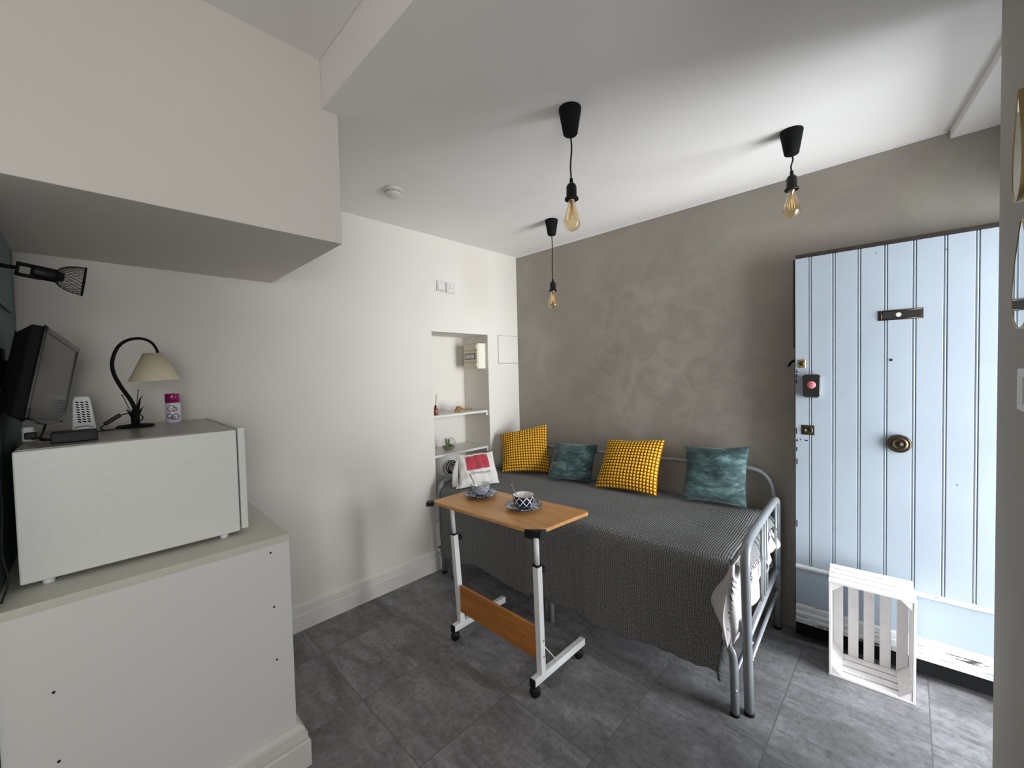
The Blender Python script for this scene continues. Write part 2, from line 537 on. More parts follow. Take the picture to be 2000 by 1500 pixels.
# ------------------------------------------------------------------ mesh helpers
class MB:
    def __init__(s):
        s.v, s.f, s.sm, s.uv, s.mi = [], [], [], {}, []
        s.cur = 0

    def face(s, idx, smooth=False, uv=None):
        if uv:
            s.uv[len(s.f)] = uv
        s.f.append(tuple(idx))
        s.sm.append(smooth)
        s.mi.append(s.cur)

    def box(s, a, b, X=None):
        x0, y0, z0 = [min(a[i], b[i]) for i in range(3)]
        x1, y1, z1 = [max(a[i], b[i]) for i in range(3)]
        o = len(s.v)
        pts = [(x0, y0, z0), (x1, y0, z0), (x1, y1, z0), (x0, y1, z0), (x0, y0, z1), (x1, y0, z1), (x1, y1, z1), (x0, y1, z1)]
        if X is not None:
            pts = [tuple(X @ Vector(p)) for p in pts]
        s.v += pts
        for q in ((3, 2, 1, 0), (4, 5, 6, 7), (0, 1, 5, 4), (1, 2, 6, 5), (2, 3, 7, 6), (3, 0, 4, 7)):
            s.face([o + i for i in q])
        return s

    def prism(s, poly, ax, a, b, smooth=False):
        """2D polygon extruded along axis ax from a to b"""
        o = len(s.v)
        n = len(poly)

        def mk(p, t):
            return {'x': (t, p[0], p[1]), 'y': (p[0], t, p[1]), 'z': (p[0], p[1], t)}[ax]
        s.v += [mk(p, a) for p in poly] + [mk(p, b) for p in poly]
        s.face(list(range(o, o + n)))
        s.face(list(range(o + 2 * n - 1, o + n - 1, -1)))
        for i in range(n):
            j = (i + 1) % n
            s.face([o + j, o + i, o + n + i, o + n + j], smooth)
        return s

    def tube(s, path, r, seg=12, cap=True, closed=False):
        P = [Vector(p) for p in path]
        n = len(P)
        rs = r if isinstance(r, (list, tuple)) else [r] * n
        o = len(s.v)
        up = None
        for i, p in enumerate(P):
            if closed:
                t = P[(i + 1) % n] - P[i - 1]
            else:
                t = P[min(i + 1, n - 1)] - P[max(i - 1, 0)]
            t.normalize()
            if up is None:
                up = Vector((0, 0, 1)) if abs(t.z) < 0.9 else Vector((1, 0, 0))
            up = up - t * up.dot(t)
            if up.length < 1e-5:
                up = Vector((1, 0, 0)) - t * t.x
            up.normalize()
            w = t.cross(up)
            for k in range(seg):
                a = 2 * pi * k / seg
                s.v.append(tuple(p + (up * cos(a) + w * sin(a)) * rs[i]))
        m = n if closed else n - 1
        for i in range(m):
            j = (i + 1) % n
            for k in range(seg):
                l = (k + 1) % seg
                s.face([o + i * seg + k, o + i * seg + l, o + j * seg + l, o + j * seg + k], True)
        if cap and not closed:
            s.face([o + k for k in range(seg)][::-1])
            s.face([o + (n - 1) * seg + k for k in range(seg)])
        return s

    def lathe(s, prof, c=(0, 0, 0), seg=28, X=None, uvs=False, cap=True):
        o = len(s.v)
        n = len(prof)
        for i, (r, z) in enumerate(prof):
            for k in range(seg):
                a = 2 * pi * k / seg
                p = Vector((c[0] + r * cos(a), c[1] + r * sin(a), c[2] + z))
                if X is not None:
                    p = X @ p
                s.v.append(tuple(p))
        for i in range(n - 1):
            for k in range(seg):
                l = (k + 1) % seg
                uv = None
                if uvs:
                    u0, u1, v0, v1 = k / seg, (k + 1) / seg, i / (n - 1), (i + 1) / (n - 1)
                    uv = [(u0, v0), (u1, v0), (u1, v1), (u0, v1)]
                s.face([o + i * seg + k, o + i * seg + l, o + (i + 1) * seg + l, o + (i + 1) * seg + k], True, uv)
        if cap and prof[0][0] > 1e-5:
            s.face([o + k for k in range(seg)][::-1])
        if cap and prof[-1][0] > 1e-5:
            s.face([o + (n - 1) * seg + k for k in range(seg)])
        return s

    def grid(s, fn, nu, nv, us=1.0, vs=1.0, flip=False):
        o = len(s.v)
        for j in range(nv + 1):
            for i in range(nu + 1):
                s.v.append(tuple(fn(i / nu, j / nv)))
        for j in range(nv):
            for i in range(nu):
                a = o + j * (nu + 1) + i
                q = [a, a + 1, a + nu + 2, a + nu + 1]
                u = [(i / nu * us, j / nv * vs), ((i + 1) / nu * us, j / nv * vs), ((i + 1) / nu * us, (j + 1) / nv * vs), (i / nu * us, (j + 1) / nv * vs)]
                if flip:
                    q, u = q[::-1], u[::-1]
                s.face(q, True, u)
        return s

    def build(s, name, mat, parent=None, bevel=0.0, seg=2, solid=0.0, subsurf=0):
        me = bpy.data.meshes.new(name)
        me.from_pydata(s.v, [], s.f)
        mats = mat if isinstance(mat, (list, tuple)) else [mat]
        for m in mats:
            me.materials.append(m)
        me.polygons.foreach_set('use_smooth', s.sm)
        me.polygons.foreach_set('material_index', s.mi)
        if s.uv:
            ul = me.uv_layers.new(name='UVMap')
            for pi_, uv in s.uv.items():
                st = me.polygons[pi_].loop_start
                for q, c in enumerate(uv):
                    ul.data[st + q].uv = c
        me.update()
        o = bpy.data.objects.new(name, me)
        COL.objects.link(o)
        if parent is not None:
            o.parent = parent
        if bevel:
            b = o.modifiers.new('bevel', 'BEVEL')
            b.width = bevel
            b.segments = seg
            b.limit_method = 'ANGLE'
            b.angle_limit = math.radians(40)
        if solid:
            b = o.modifiers.new('solid', 'SOLIDIFY')
            b.thickness = solid
            b.offset = 0
        if subsurf:
            b = o.modifiers.new('sub', 'SUBSURF')
            b.levels = b.render_levels = subsurf
        return o


def tag(o, label, cat, group=None):
    o['label'] = label
    o['category'] = cat
    if group:
        o['group'] = group
    return o


def thing(name, label, cat, loc=(0, 0, 0), rot=None, group=None):
    o = bpy.data.objects.new(name, None)
    COL.objects.link(o)
    o.empty_display_size = 0.05
    m = (rot.to_4x4() if rot is not None else Matrix.Identity(4))
    m.translation = Vector(loc)
    o.matrix_world = m
    return tag(o, label, cat, group)


def struct(o):
    o['kind'] = 'structure'
    return o


def rz(a):
    return Matrix.Rotation(a, 3, 'Z')


def bez(p0, p1, p2, p3, n=12):
    out = []
    for i in range(n + 1):
        t = i / n
        out.append(tuple(Vector(p0) * (1 - t) ** 3 + Vector(p1) * 3 * t * (1 - t) ** 2 + Vector(p2) * 3 * t * t * (1 - t) + Vector(p3) * t ** 3))
    return out


def catmull(pts, n=8):
    P = [Vector(p) for p in pts]
    P = [P[0] * 2 - P[1]] + P + [P[-1] * 2 - P[-2]]
    out = []
    for i in range(1, len(P) - 2):
        for k in range(n):
            t = k / n
            a, b, c, d = P[i - 1], P[i], P[i + 1], P[i + 2]
            out.append(tuple(0.5 * ((2 * b) + (c - a) * t + (2 * a - 5 * b + 4 * c - d) * t * t + (3 * b - a - 3 * c + d) * t ** 3)))
    out.append(tuple(P[-2]))
    return out


def hump(x, y, z):
    return abs(sin(x * 12.9 + y * 7.1 + z * 3.3))


# ================================================================== the room
XG, YW = 2.650, 2.497          # limewashed wall, white wall
HC, HR = 2.456, 2.632          # ceiling, recessed ceiling
struct(MB().box((-1.5, -1.2, -0.1), (2.9, 2.9, 0.0)).build('floor', M['floor']))

# white wall with the niche
w = MB()
NX0, NX1, NZ, NY = 1.735, 2.288, 1.757, 2.817
w.box((-0.3, YW, 0), (NX0, NY + 0.08, 2.7))
w.box((NX1, YW, 0), (2.85, NY + 0.08, 2.7))
w.box((NX0, YW, NZ), (NX1, NY + 0.08, 2.7))
w.box((NX0, NY, 0), (NX1, NY + 0.08, NZ))
struct(w.build('wall_left', M['white']))
# limewashed wall behind the bed
struct(MB().box((XG, -0.75, 0), (XG + 0.12, YW, 2.7)).build('wall_back', M['lime']))
# grey-green return wall beside the counter, and the walls of the rear part
struct(MB().box((-0.3, 1.62, 0), (-0.2, YW, 2.0)).build('wall_alcove', M['teal_wall']))
struct(MB().box((-1.5, 1.62, 0), (-0.3, 1.72, 2.7)).build('wall_far', M['white']))
struct(MB().box((-1.6, -1.2, 0), (-1.5, 1.72, 2.7)).build('wall_side', M['white']))
w = MB()
w.box((-1.5, -1.3, 0), (-0.95, -1.2, 2.7)).box((-0.05, -1.3, 0), (0.6, -1.2, 2.7))
w.box((-0.95, -1.3, 0), (-0.05, -1.2, 1.0)).box((-0.95, -1.3, 2.1), (-0.05, -1.2, 2.7))
struct(w.build('wall_rear', M['white']))
# wall with the entrance
w = MB()
w.box((0.6, -0.5, 0), (1.79, -0.18, 2.7))
w.box((0.6, -1.3, 0), (0.7, -0.5, 2.7))
w.box((1.79, -0.5, 2.06), (2.645, -0.42, 2.7))
struct(w.build('wall_right', M['taupe']))
# ceilings
c = MB()
c.box((0.64, -0.45, HC), (XG + 0.1, YW + 0.1, HC + 0.35))
c.box((-1.6, -1.3, HR), (0.64, 1.62, HR + 0.15))
struct(c.build('ceiling', M['ceil'], bevel=0.003))
c = MB()
c.prism([(XG, -0.124), (1.75, -0.250), (1.75, -0.5), (XG, -0.5)], 'z', 2.418, 2.47)
struct(c.build('trim_1', M['ceil'], bevel=0.003))
# boxed-in bulkhead over the counter
struct(MB().prism([(-1.5, 1.963), (0.70, 1.963), (0.70, HC), (0.64, HC), (0.64, HR + 0.02), (-1.5, HR + 0.02)], 'y', 1.588, YW + 0.01).build('trim_2', M['white'], bevel=0.002))
# ledge of caulk where ceiling meets limewash
struct(MB().box((XG - 0.004, -0.12, HC - 0.008), (XG + 0.01, YW, HC + 0.01)).build('trim_3', M['ceil'], bevel=0.003))


def board_profile(h=0.152, d=0.022):
    # (out, z)
    return [(0, 0), (d, 0), (d, h * 0.60), (d * 0.92, h * 0.635), (d * 0.62, h * 0.645), (d * 0.62, h * 0.67), (d * 0.80, h * 0.69),
            (d * 0.80, h * 0.80), (d * 0.45, h * 0.82), (d * 0.45, h * 0.85), (d * 0.62, h * 0.87), (d * 0.55, h * 0.93), (d * 0.2, h), (0, h)]


pf = [(YW - a, z) for a, z in board_profile()]
struct(MB().prism(pf, 'x', 0.48, 1.75).build('baseboard_left', M['trimw']))

# mitred skirting around the counter block
CX, CY = 0.480, 1.630
bp = board_profile(0.155, 0.036)
b = MB()
n = len(bp)
for (fx, fy) in ((lambda a: -0.9, lambda a: CY - a), (lambda a: CX + a, lambda a: CY - a), (lambda a: CX + a, lambda a: YW)):
    for a, z in bp:
        b.v.append((fx(a), fy(a), z))
for k in range(2):
    for i in range(n):
        j = (i + 1) % n
        b.face([k * n + i, k * n + j, (k + 1) * n + j, (k + 1) * n + i])
struct(b.build('baseboard_counter', M['trimw']))

# ================================================================== counter and appliance
t = thing('base_cabinet', 'tall white panelled counter base with skirting and screw holes', 'cabinet', (0.14, 2.06, 0))
MB().box((-0.339, -0.43, 0), (0.34, 0.436, 0.851)).build('side_panel', M['lam'], t, bevel=0.0015)
for x, z in ((0.418, 0.824), (0.422, 0.626), (0.424, 0.432), (-0.105, 0.625), (-0.103, 0.434)):
    MB().lathe([(0.0, 0.0), (0.0035, 0.0), (0.0035, 0.0015), (0, 0.0015)], seg=10, X=Matrix.Translation((x - 0.14, -0.4315, z)) @ Matrix.Rotation(pi / 2, 4, 'X') @ Matrix.Translation((0, 0, -0.001))).build('screw_hole', M['chip'], t)
tag(MB().box((-0.2, 1.627, 0.851), (0.482, YW, 0.875)).build('worktop', M['worktop'], bevel=0.0015), 'pale greenish white worktop lying over the white counter base', 'worktop')

AX, AY = 0.095, 1.757
t = thing('tabletop_appliance', 'boxy white kitchen appliance standing on the worktop, grey top', 'appliance', (AX, 2.05, 0.875))
MB().box((-0.258, -0.293, 0.014), (0.262, 0.31, 0.386)).build('body', M['appl'], t, bevel=0.004)
MB().box((-0.250, -0.285, 0.386), (0.258, 0.305, 0.390)).build('top_panel', M['appltop'], t, bevel=0.0015)
dr = MB().box((0.266, -0.296, 0.020), (0.288, 0.312, 0.393)).build('door', M['appl'], t, bevel=0.004)
for x, y in ((-0.205, -0.275), (0.215, -0.275), (-0.205, 0.28), (0.215, 0.28)):
    MB().lathe([(0.013, 0), (0.013, 0.01), (0.009, 0.014)], (x, y, 0.0), 14).build('foot', M['wmetal'], t)
ZT = 1.265

# ---------------- monitor on wall arm
R_ = Vector((0.133, 0.981, -0.099)).normalized()
N_ = Vector((0.970, -0.148, -0.164))
N_ = (N_ - R_ * N_.dot(R_)).normalized()
U_ = N_.cross(R_).normalized()
rot = Matrix((R_, U_, N_)).transposed()
t = thing('monitor', 'black flat screen monitor tilted out from the grey-green wall', 'monitor', (-0.084, 1.981, 1.462), rot)
m = MB()
W, H = 0.2065, 0.133


def ring(z, dx, dy, y0=0):
    return [(-W + dx, -H + dy + y0, z), (W - dx, -H + dy + y0, z), (W - dx, H - dy, z), (-W + dx, H - dy, z)]


rings = [ring(-0.002, 0.0, 0.0), ring(-0.028, 0.0, 0.0), ring(-0.062, 0.03, 0.025)]
for rg in rings:
    m.v += rg
for k in range(2):
    for i in range(4):
        j = (i + 1) % 4
        m.face([4 * k + i, 4 * k + j, 4 * k + 4 + j, 4 * k + 4 + i])
m.face([0, 1, 2, 3]); m.face([11, 10, 9, 8])
m.build('casing', M['blackm'], t, bevel=0.004)
m = MB()
m.box((-W, H - 0.016, -0.004), (W, H, 0.004)).box((-W, -H, -0.004), (-W + 0.016, H, 0.004)).box((W - 0.016, -H, -0.004), (W, H, 0.004)).box((-W, -H, -0.004), (W, -H + 0.030, 0.004))
m.build('bezel', M['bezel'], t, bevel=0.0015)
MB().box((-W + 0.016, -H + 0.030, -0.004), (W - 0.016, H - 0.016, 0.001)).build('screen', M['screen'], t)
pr = []
for i in range(13):
    a = i / 12
    pr.append((-W + 0.03 + a * (2 * W - 0.06), -H - 0.016 * sin(pi * a)))
m = MB().prism([(-W + 0.02, -H + 0.006)] + pr + [(W - 0.02, -H + 0.006)], 'z', -0.03, 0.003)
m.build('speaker_bar', M['bezel'], t, bevel=0.002)
t = thing('monitor_bracket', 'black steel swivel bracket holding the monitor to the wall', 'bracket', (-0.2, 2.03, 1.50))
MB().box((0, -0.02, -0.06), (0.008, 0.04, 0.06)).build('wall_plate', M['blackm'], t, bevel=0.002)
MB().box((0.008, -0.012, -0.022), (0.035, 0.022, 0.022)).build('arm', M['blackm'], t, bevel=0.003)
MB().tube(catmull([(0.03, -0.02, -0.02), (0.02, -0.05, -0.045), (0.035, -0.075, -0.05), (0.05, -0.08, -0.035)]), 0.003, 8).build('cable_hook', M['blackm'], t)

# ---------------- cage spot lamp on the grey-green wall
t = thing('wall_lamp', 'black wire cage lamp sticking out of the wall above the monitor', 'lamp', (-0.2, 1.93, 1.80))
MB().box((0, -0.055, -0.045), (0.014, 0.03, 0.045)).build('wall_plate', M['blackm'], t, bevel=0.002)
MB().tube([(0.012, -0.01, 0.0), (0.055, -0.01, -0.003)], 0.006, 10).build('arm', M['blackm'], t)
lx = Matrix.Translation((0.052, -0.01, -0.004)) @ Matrix.Rotation(math.radians(9), 4, 'Y')
m = MB()
m.box((0.0, -0.012, 0.011), (0.052, 0.012, 0.019), lx).box((0.0, -0.012, -0.021), (0.052, 0.012, -0.013), lx).box((0.0, -0.012, -0.021), (0.006, 0.012, 0.019), lx)
m.build('yoke', M['blackm'], t, bevel=0.0015)
ax = lx @ Matrix.Rotation(pi / 2, 4, 'Y')
MB().lathe([(0.0, 0.028), (0.018, 0.030), (0.021, 0.040), (0.021, 0.082), (0.016, 0.086), (0.013, 0.098), (0.0, 0.100)], seg=20, X=ax).build('lamp_holder', M['black'], t)
m = MB()
prof = [(0.018, 0.080), (0.030, 0.090), (0.038, 0.104), (0.043, 0.122), (0.046, 0.142)]


def cagept(a, s):
    k = s * (len(prof) - 1)
    i = min(int(k), len(prof) - 2)
    fq = k - i
    r = prof[i][0] * (1 - fq) + prof[i + 1][0] * fq
    z = prof[i][1] * (1 - fq) + prof[i + 1][1] * fq
    return ax @ Vector((r * cos(a), r * sin(a), z))


for k in range(26):
    for sgn in (1, -1):
        m.tube([cagept(2 * pi * k / 26 + sgn * s * 0.9, s) for s in (0, 0.25, 0.5, 0.75, 1.0)], 0.0006, 4, cap=False)
for s, rr in ((0.0, 0.0012), (1.0, 0.0022)):
    m.tube([cagept(2 * pi * k / 30, s) for k in range(30)], rr, 6, closed=True)
m.build('wire_cage', M['blackm'], t)
struct(MB().box((-0.2, 1.99, 1.70), (-0.19, 2.30, 1.945)).build('trim_4', M['teal_wall'], bevel=0.002))

# ---------------- lamp, can, router, box on the appliance
t = thing('table_lamp', 'black iron table lamp with curved stem and cream shade', 'lamp', (0.112, 2.20, ZT))
MB().lathe([(0.0, 0.0), (0.056, 0.0), (0.058, 0.004), (0.054, 0.009), (0.02, 0.013), (0, 0.013)], seg=32).build('base', M['blackm'], t)
st = catmull([(0.0, 0, 0.012), (0.002, 0, 0.06), (-0.010, 0, 0.105), (-0.038, 0, 0.165), (-0.055, 0, 0.215), (-0.057, 0, 0.262), (-0.040, 0, 0.315), (-0.010, 0, 0.344), (0.028, 0, 0.352), (0.058, 0, 0.338), (0.074, 0, 0.31), (0.077, 0, 0.290)], 6)
MB().tube(st, [0.0075 - 0.003 * i / (len(st) - 1) for i in range(len(st))], 12).build('stem', M['blackm'], t)
sh = MB()
X = Matrix.Translation((0.074, 0, 0.0)) @ Matrix.Rotation(math.radians(-2.5), 4, 'Y')
sh.lathe([(0.084, 0.183), (0.081, 0.1835), (0.028, 0.292), (0.031, 0.294), (0.084, 0.183)][::-1], seg=40, X=X, cap=False)
so = sh.build('lamp_shade', M['shade'], t)
MB().lathe([(0.0, 0.22), (0.013, 0.222), (0.013, 0.262), (0.029, 0.288), (0.0295, 0.292), (0.0, 0.292)], seg=20, X=X).build('bulb_socket', M['black'], t)
for i, (dx, dy, hh, rr) in enumerate(((-0.034, 0.0, 0.128, 0.0012), (0.012, 0.0, 0.145, 0.0012))):
    MB().tube(catmull([(0.002, dy, 0.02), (dx * 0.4, dy, hh * 0.5), (dx, dy, hh)]), rr, 6).lathe([(0, -0.003), (0.004, 0), (0, 0.003)], (dx, dy, hh), 10).build('stamen', M['blackm'], t)
for dx, dy, hh in ((-0.028, 0.004, 0.062), (0.022, -0.006, 0.112), (0.026, 0.006, 0.068), (0.006, -0.02, 0.055), (-0.01, 0.02, 0.06)):
    def leaf(u, v, dx=dx, dy=dy, hh=hh):
        s_ = v
        wd = 0.007 * sin(pi * min(1, s_ * 0.9 + 0.1))
        cx = dx * (s_ ** 1.5) * 0.9 + (0.006 if s_ > 0.9 and dx > 0 else 0)
        cy = dy * s_
        sd = (u - 0.5) * 2 * wd
        return (cx + (sd if abs(dx) < 0.02 else sd * 0.8), cy + (sd if abs(dx) >= 0.02 else 0), 0.012 + hh * s_)
    MB().grid(leaf, 4, 10).build('leaf', M['blackm'], t, solid=0.002)
MB().lathe([(0.012, 0.01), (0.014, 0.03), (0.010, 0.06), (0.006, 0.075)], seg=12).build('collar', M['blackm'], t)
MB().tube(catmull([(0.004, -0.01, 0.05), (0.018, -0.012, 0.045), (0.02, -0.01, 0.03), (0.0, -0.03, 0.022), (-0.05, -0.06, 0.006), (-0.10, -0.09, 0.004), (-0.13, -0.11, 0.004)]), 0.0022, 8).build('cord', M['black'], t)
MB().tube(catmull([(-0.004, -0.01, 0.052), (-0.02, -0.03, 0.058), (-0.045, -0.045, 0.054)]), 0.0022, 8).build('cord', M['black'], t)
MB().tube(catmull([(-0.088, -0.055, 0.024), (-0.098, -0.06, 0.012), (-0.088, -0.062, 0.004), (-0.055, -0.06, 0.004)]), 0.0022, 8).build('cord', M['black'], t)
Xs = Matrix.Translation((-0.066, -0.05, 0.040)) @ Matrix.Rotation(math.radians(-36), 4, 'Y')
MB().box((-0.028, -0.009, -0.007), (0.028, 0.009, 0.007), Xs).build('inline_switch', M['black'], t, bevel=0.003)

t = thing('aerosol_can', 'short white spray can with magenta cap beside the table lamp', 'can', (0.236, 2.275, ZT))
MB().lathe([(0.0, 0), (0.025, 0.0), (0.0265, 0.003), (0.0265, 0.083), (0.025, 0.086), (0, 0.086)], seg=32).build('can_body', M['can'], t)
MB().lathe([(0.0, 0.086), (0.0262, 0.086), (0.0262, 0.122), (0.024, 0.125), (0, 0.125)], seg=32).build('cap', M['magenta'], t)
m = MB()
for (a0, z0, rr) in ((-1.9, 0.062, 0.013), (-1.45, 0.058, 0.009), (-2.1, 0.030, 0.010), (-1.35, 0.026, 0.012), (-1.7, 0.022, 0.007)):
    pts = []
    for k in range(12):
        aa = 2 * pi * k / 12
        th = a0 + rr * cos(aa) / 0.027
        pts.append((0.0267 * cos(th), 0.0267 * sin(th), z0 + rr * sin(aa)))
    m.tube(pts, 0.0016, 5, closed=True)
m.build('printed_pattern', M['purple'], t)

t = thing('wifi_extender', 'small white vented box leaning on the wall behind the black box', 'router', (-0.030, 2.245, ZT), Matrix.Rotation(0.0, 3, 'Z'))
Xr = Matrix.Rotation(math.radians(-7), 4, 'X')
m = MB().prism([(-0.032, 0.0), (0.033, 0.0), (0.021, 0.118), (0.015, 0.130), (-0.021, 0.130), (-0.027, 0.118)], 'y', -0.012, 0.014)
m.build('casing', M['wmetal'], t, bevel=0.004)
for r in range(9):
    for q in range(3):
        zz = 0.034 + r * 0.0092
        xx = -0.012 + q * 0.0125 + (0.06 - zz) * 0.06
        MB().box((-0.0045, -0.0135, -0.0022), (0.0045, -0.0115, 0.0022), Matrix.Translation((xx, 0, zz)) @ Matrix.Rotation(0.35, 4, 'Y')).build('vent_slot', M['chip'], t)
MB().tube([(x / 10 * 0.05 - 0.025, -0.013, 0.012 + 0.006 * sin(pi * x / 10)) for x in range(11)], 0.0012, 6).build('lip', M['black'], t)

t = thing('set_top_box', 'flat black box lying on the appliance in front of the monitor', 'electronic box', (-0.045, 1.868, ZT + 0.001))
MB().box((-0.05, -0.035, 0), (0.05, 0.035, 0.032)).build('casing', M['black'], t, bevel=0.003)
MB().box((-0.044, -0.0362, 0.006), (0.044, -0.0348, 0.026)).build('front_panel', M['black'], t, bevel=0.0006)
t = thing('power_adapter', 'white plug adapter standing at the left end of the appliance top', 'plug', (-0.150, 2.0, ZT))
MB().box((-0.012, -0.018, 0), (0.014, 0.02, 0.048)).build('casing', M['wmetal'], t, bevel=0.005)
MB().box((-0.006, -0.03, 0.008), (0.02, -0.018, 0.03)).build('plug', M['black'], t, bevel=0.003)
tag(MB().tube(catmull([(-0.098, 1.845 + 0.02, ZT + 0.012), (-0.118, 1.87, ZT + 0.02), (-0.135, 1.93, ZT + 0.012), (-0.142, 1.97, ZT + 0.01)]), 0.0024, 8).build('power_cable', M['black']), 'thin black cable from the flat black box to the white plug', 'cable')
tag(MB().tube(catmull([(-0.098, 1.875, ZT + 0.010), (-0.118, 1.89, ZT + 0.013), (-0.115, 1.95, ZT + 0.03), (-0.11, 1.99, ZT + 0.058)]), 0.0030, 8).build('monitor_cable', M['black']), 'black cable rising from the flat box to the underside of the monitor', 'cable')
tag(MB().tube(catmull([(-0.170, 1.90, 1.40), (-0.186, 1.86, 1.375), (-0.192, 1.82, 1.32), (-0.190, 1.79, 1.24), (-0.184, 1.75, 1.12), (-0.186, 1.72, 1.0), (-0.176, 1.70, 0.93), (-0.188, 1.68, 0.881)]), 0.0026, 8).build('wall_cable', M['black']), 'black cable hanging down the gap left of the white appliance', 'cable')

# ================================================================== bed
BED = rz(0.060)
t = thing('daybed', 'grey tubular metal daybed standing along the limewashed wall', 'bed', (1.85, 0.47, 0), BED)
LEN = 1.95


def hoop(y, zt, lean):
    pts = [(0, y, 0.012), (-0.018 * lean, y, 0.22), (-0.050 * lean, y, 0.56)]
    pts += bez((-0.058 * lean, y, zt - 0.10), (-0.062 * lean, y, zt - 0.02), (-0.01, y, zt), (0.08, y, zt), 8)
    pts += [(0.30, y, zt), (0.55, y, zt - 0.004)]
    pts += bez((0.63, y, zt - 0.006), (0.715, y, zt - 0.006), (0.735, y, zt - 0.04), (0.735, y, zt - 0.12), 8)
    pts += [(0.735, y, 0.3), (0.735, y, 0.012)]
    return pts


for nm, y, zt, ln in (('end_frame', 0.0, 0.738, 1.0), ('end_frame', LEN, 0.665, 0.4)):
    e = MB().tube(hoop(y, zt, ln), 0.0185, 16).build(nm, M['bmetal'], t)
    MB().tube([(-0.03, y, 0.338), (0.735, y, 0.338)], 0.013, 12).build('cross_rail', M['bmetal'], e)
    MB().tube([(-0.018, y, 0.215), (0.735, y, 0.215)], 0.010, 12).build('cross_rail', M['bmetal'], e)
    for x in (0.295, 0.355, 0.415, 0.68):
        MB().tube([(x, y, 0.338), (x, y, zt)], 0.0065, 10).build('spindle', M['bmetal'], e)
    for x in (0.0, 0.735):
        MB().lathe([(0.0, 0), (0.02, 0), (0.02, 0.014), (0, 0.014)], (x, y, 0), 16).build('rubber_foot', M['blackm'], e)
for x in (-0.0235, -0.015):
    z = 0.318 if x == -0.0235 else 0.243
    MB().lathe([(0.0, 0.020), (0.006, 0.019), (0.008, 0.012), (0.008, 0.0)], seg=12, X=Matrix.Translation((x + 0.008, 0, z)) @ Matrix.Rotation(pi / 2, 4, 'X') @ Matrix.Translation((0, 0, 0.0))).build('bolt', M['screw'], t)
# back frame along the wall
bz = 0.868
pts = [(0.762, 0.02, 0.30), (0.762, 0.02, 0.66)] + bez((0.762, 0.02, 0.72), (0.762, 0.025, 0.83), (0.762, 0.07, bz), (0.762, 0.17, bz), 8)
pts += bez((0.762, 1.80, bz - 0.03), (0.762, 1.89, bz - 0.03), (0.762, 1.93, 0.80), (0.762, 1.93, 0.72), 8) + [(0.762, 1.93, 0.30)]
bf = MB().tube(pts, 0.013, 12).build('back_frame', M['bmetal'], t)
for y in (0.45, 0.75, 1.05, 1.35, 1.65):
    MB().tube([(0.762, y, 0.40), (0.762, y, bz - 0.01 - 0.0 * y)], 0.006, 8).build('spindle', M['bmetal'], bf)
MB().tube([(0.762, 0.02, 0.40), (0.762, 1.93, 0.40)], 0.012, 10).build('cross_rail', M['bmetal'], bf)
for x in (0.01, 0.72):
    MB().box((x - 0.012, 0.02, 0.335), (x + 0.012, LEN - 0.02, 0.385)).build('side_rail', M['bmetal'], t, bevel=0.003)
m = MB()
for k in range(9):
    m.box((0.01, 0.15 + k * 0.2, 0.372), (0.72, 0.19 + k * 0.2, 0.386))
m.build('slats', M['bmetal'], t)
# middle and folding legs
lg = MB().tube([(0.0, 1.0, 0.004), (0.0, 1.0, 0.34)], 0.015, 12).tube([(0.0, 1.032, 0.004), (0.0, 1.032, 0.34)], 0.012, 12).build('leg', M['bmetal'], t)
MB().tube([(0.0, 0.985, 0.24), (0.0, 0.87, 0.335)], 0.007, 8).build('brace', M['bmetal'], lg)
lg = MB().tube([(-0.040, 0.044, 0.010), (-0.044, 0.046, 0.20)] + bez((-0.046, 0.048, 0.24), (-0.046, 0.05, 0.28), (-0.046, 0.06, 0.29), (-0.030, 0.10, 0.30), 6) + [(-0.005, 0.20, 0.30)], 0.0165, 14).build('leg', M['bmetal'], t)
MB().lathe([(0.0, 0), (0.018, 0), (0.018, 0.012), (0, 0.012)], (-0.040, 0.044, 0), 16).build('rubber_foot', M['blackm'], lg)
MB().lathe([(0.006, 0.0), (0.006, 0.018), (0.0, 0.020)], seg=12, X=Matrix.Translation((-0.0415, 0.046, 0.115)) @ Matrix.Rotation(-2.6, 4, 'Z') @ Matrix.Rotation(pi / 2, 4, 'Y')).build('bolt', M['screw'], lg)
MB().tube([(-0.035, 0.05, 0.155), (0.70, 0.05, 0.155)], 0.008, 10).build('cross_rail', M['bmetal'], lg)
MB().tube([(0.0, 1.86, 0.004), (0.0, 1.86, 0.30)], 0.015, 12).build('leg', M['bmetal'], t)
MB().box((-0.01, 1.80, 0.255), (0.01, 1.95, 0.285)).build('brace', M['bmetal'], t, bevel=0.002)

t = thing('mattress', 'grey mattress lying on the metal daybed under the charcoal throw', 'mattress', (1.85, 0.47, 0), BED)
MB().box((0.005, 0.075, 0.388), (0.742, 1.90, 0.622)).build('mattress_body', M['mattress'], t, bevel=0.035, seg=4)


def lerp(tab, x):
    if x <= tab[0][0]:
        return tab[0][1]
    for (a, b), (c_, d) in zip(tab, tab[1:]):
        if x <= c_:
            k = (x - a) / (c_ - a)
            k = k * k * (3 - 2 * k)
            return b + (d - b) * k
    return tab[-1][1]


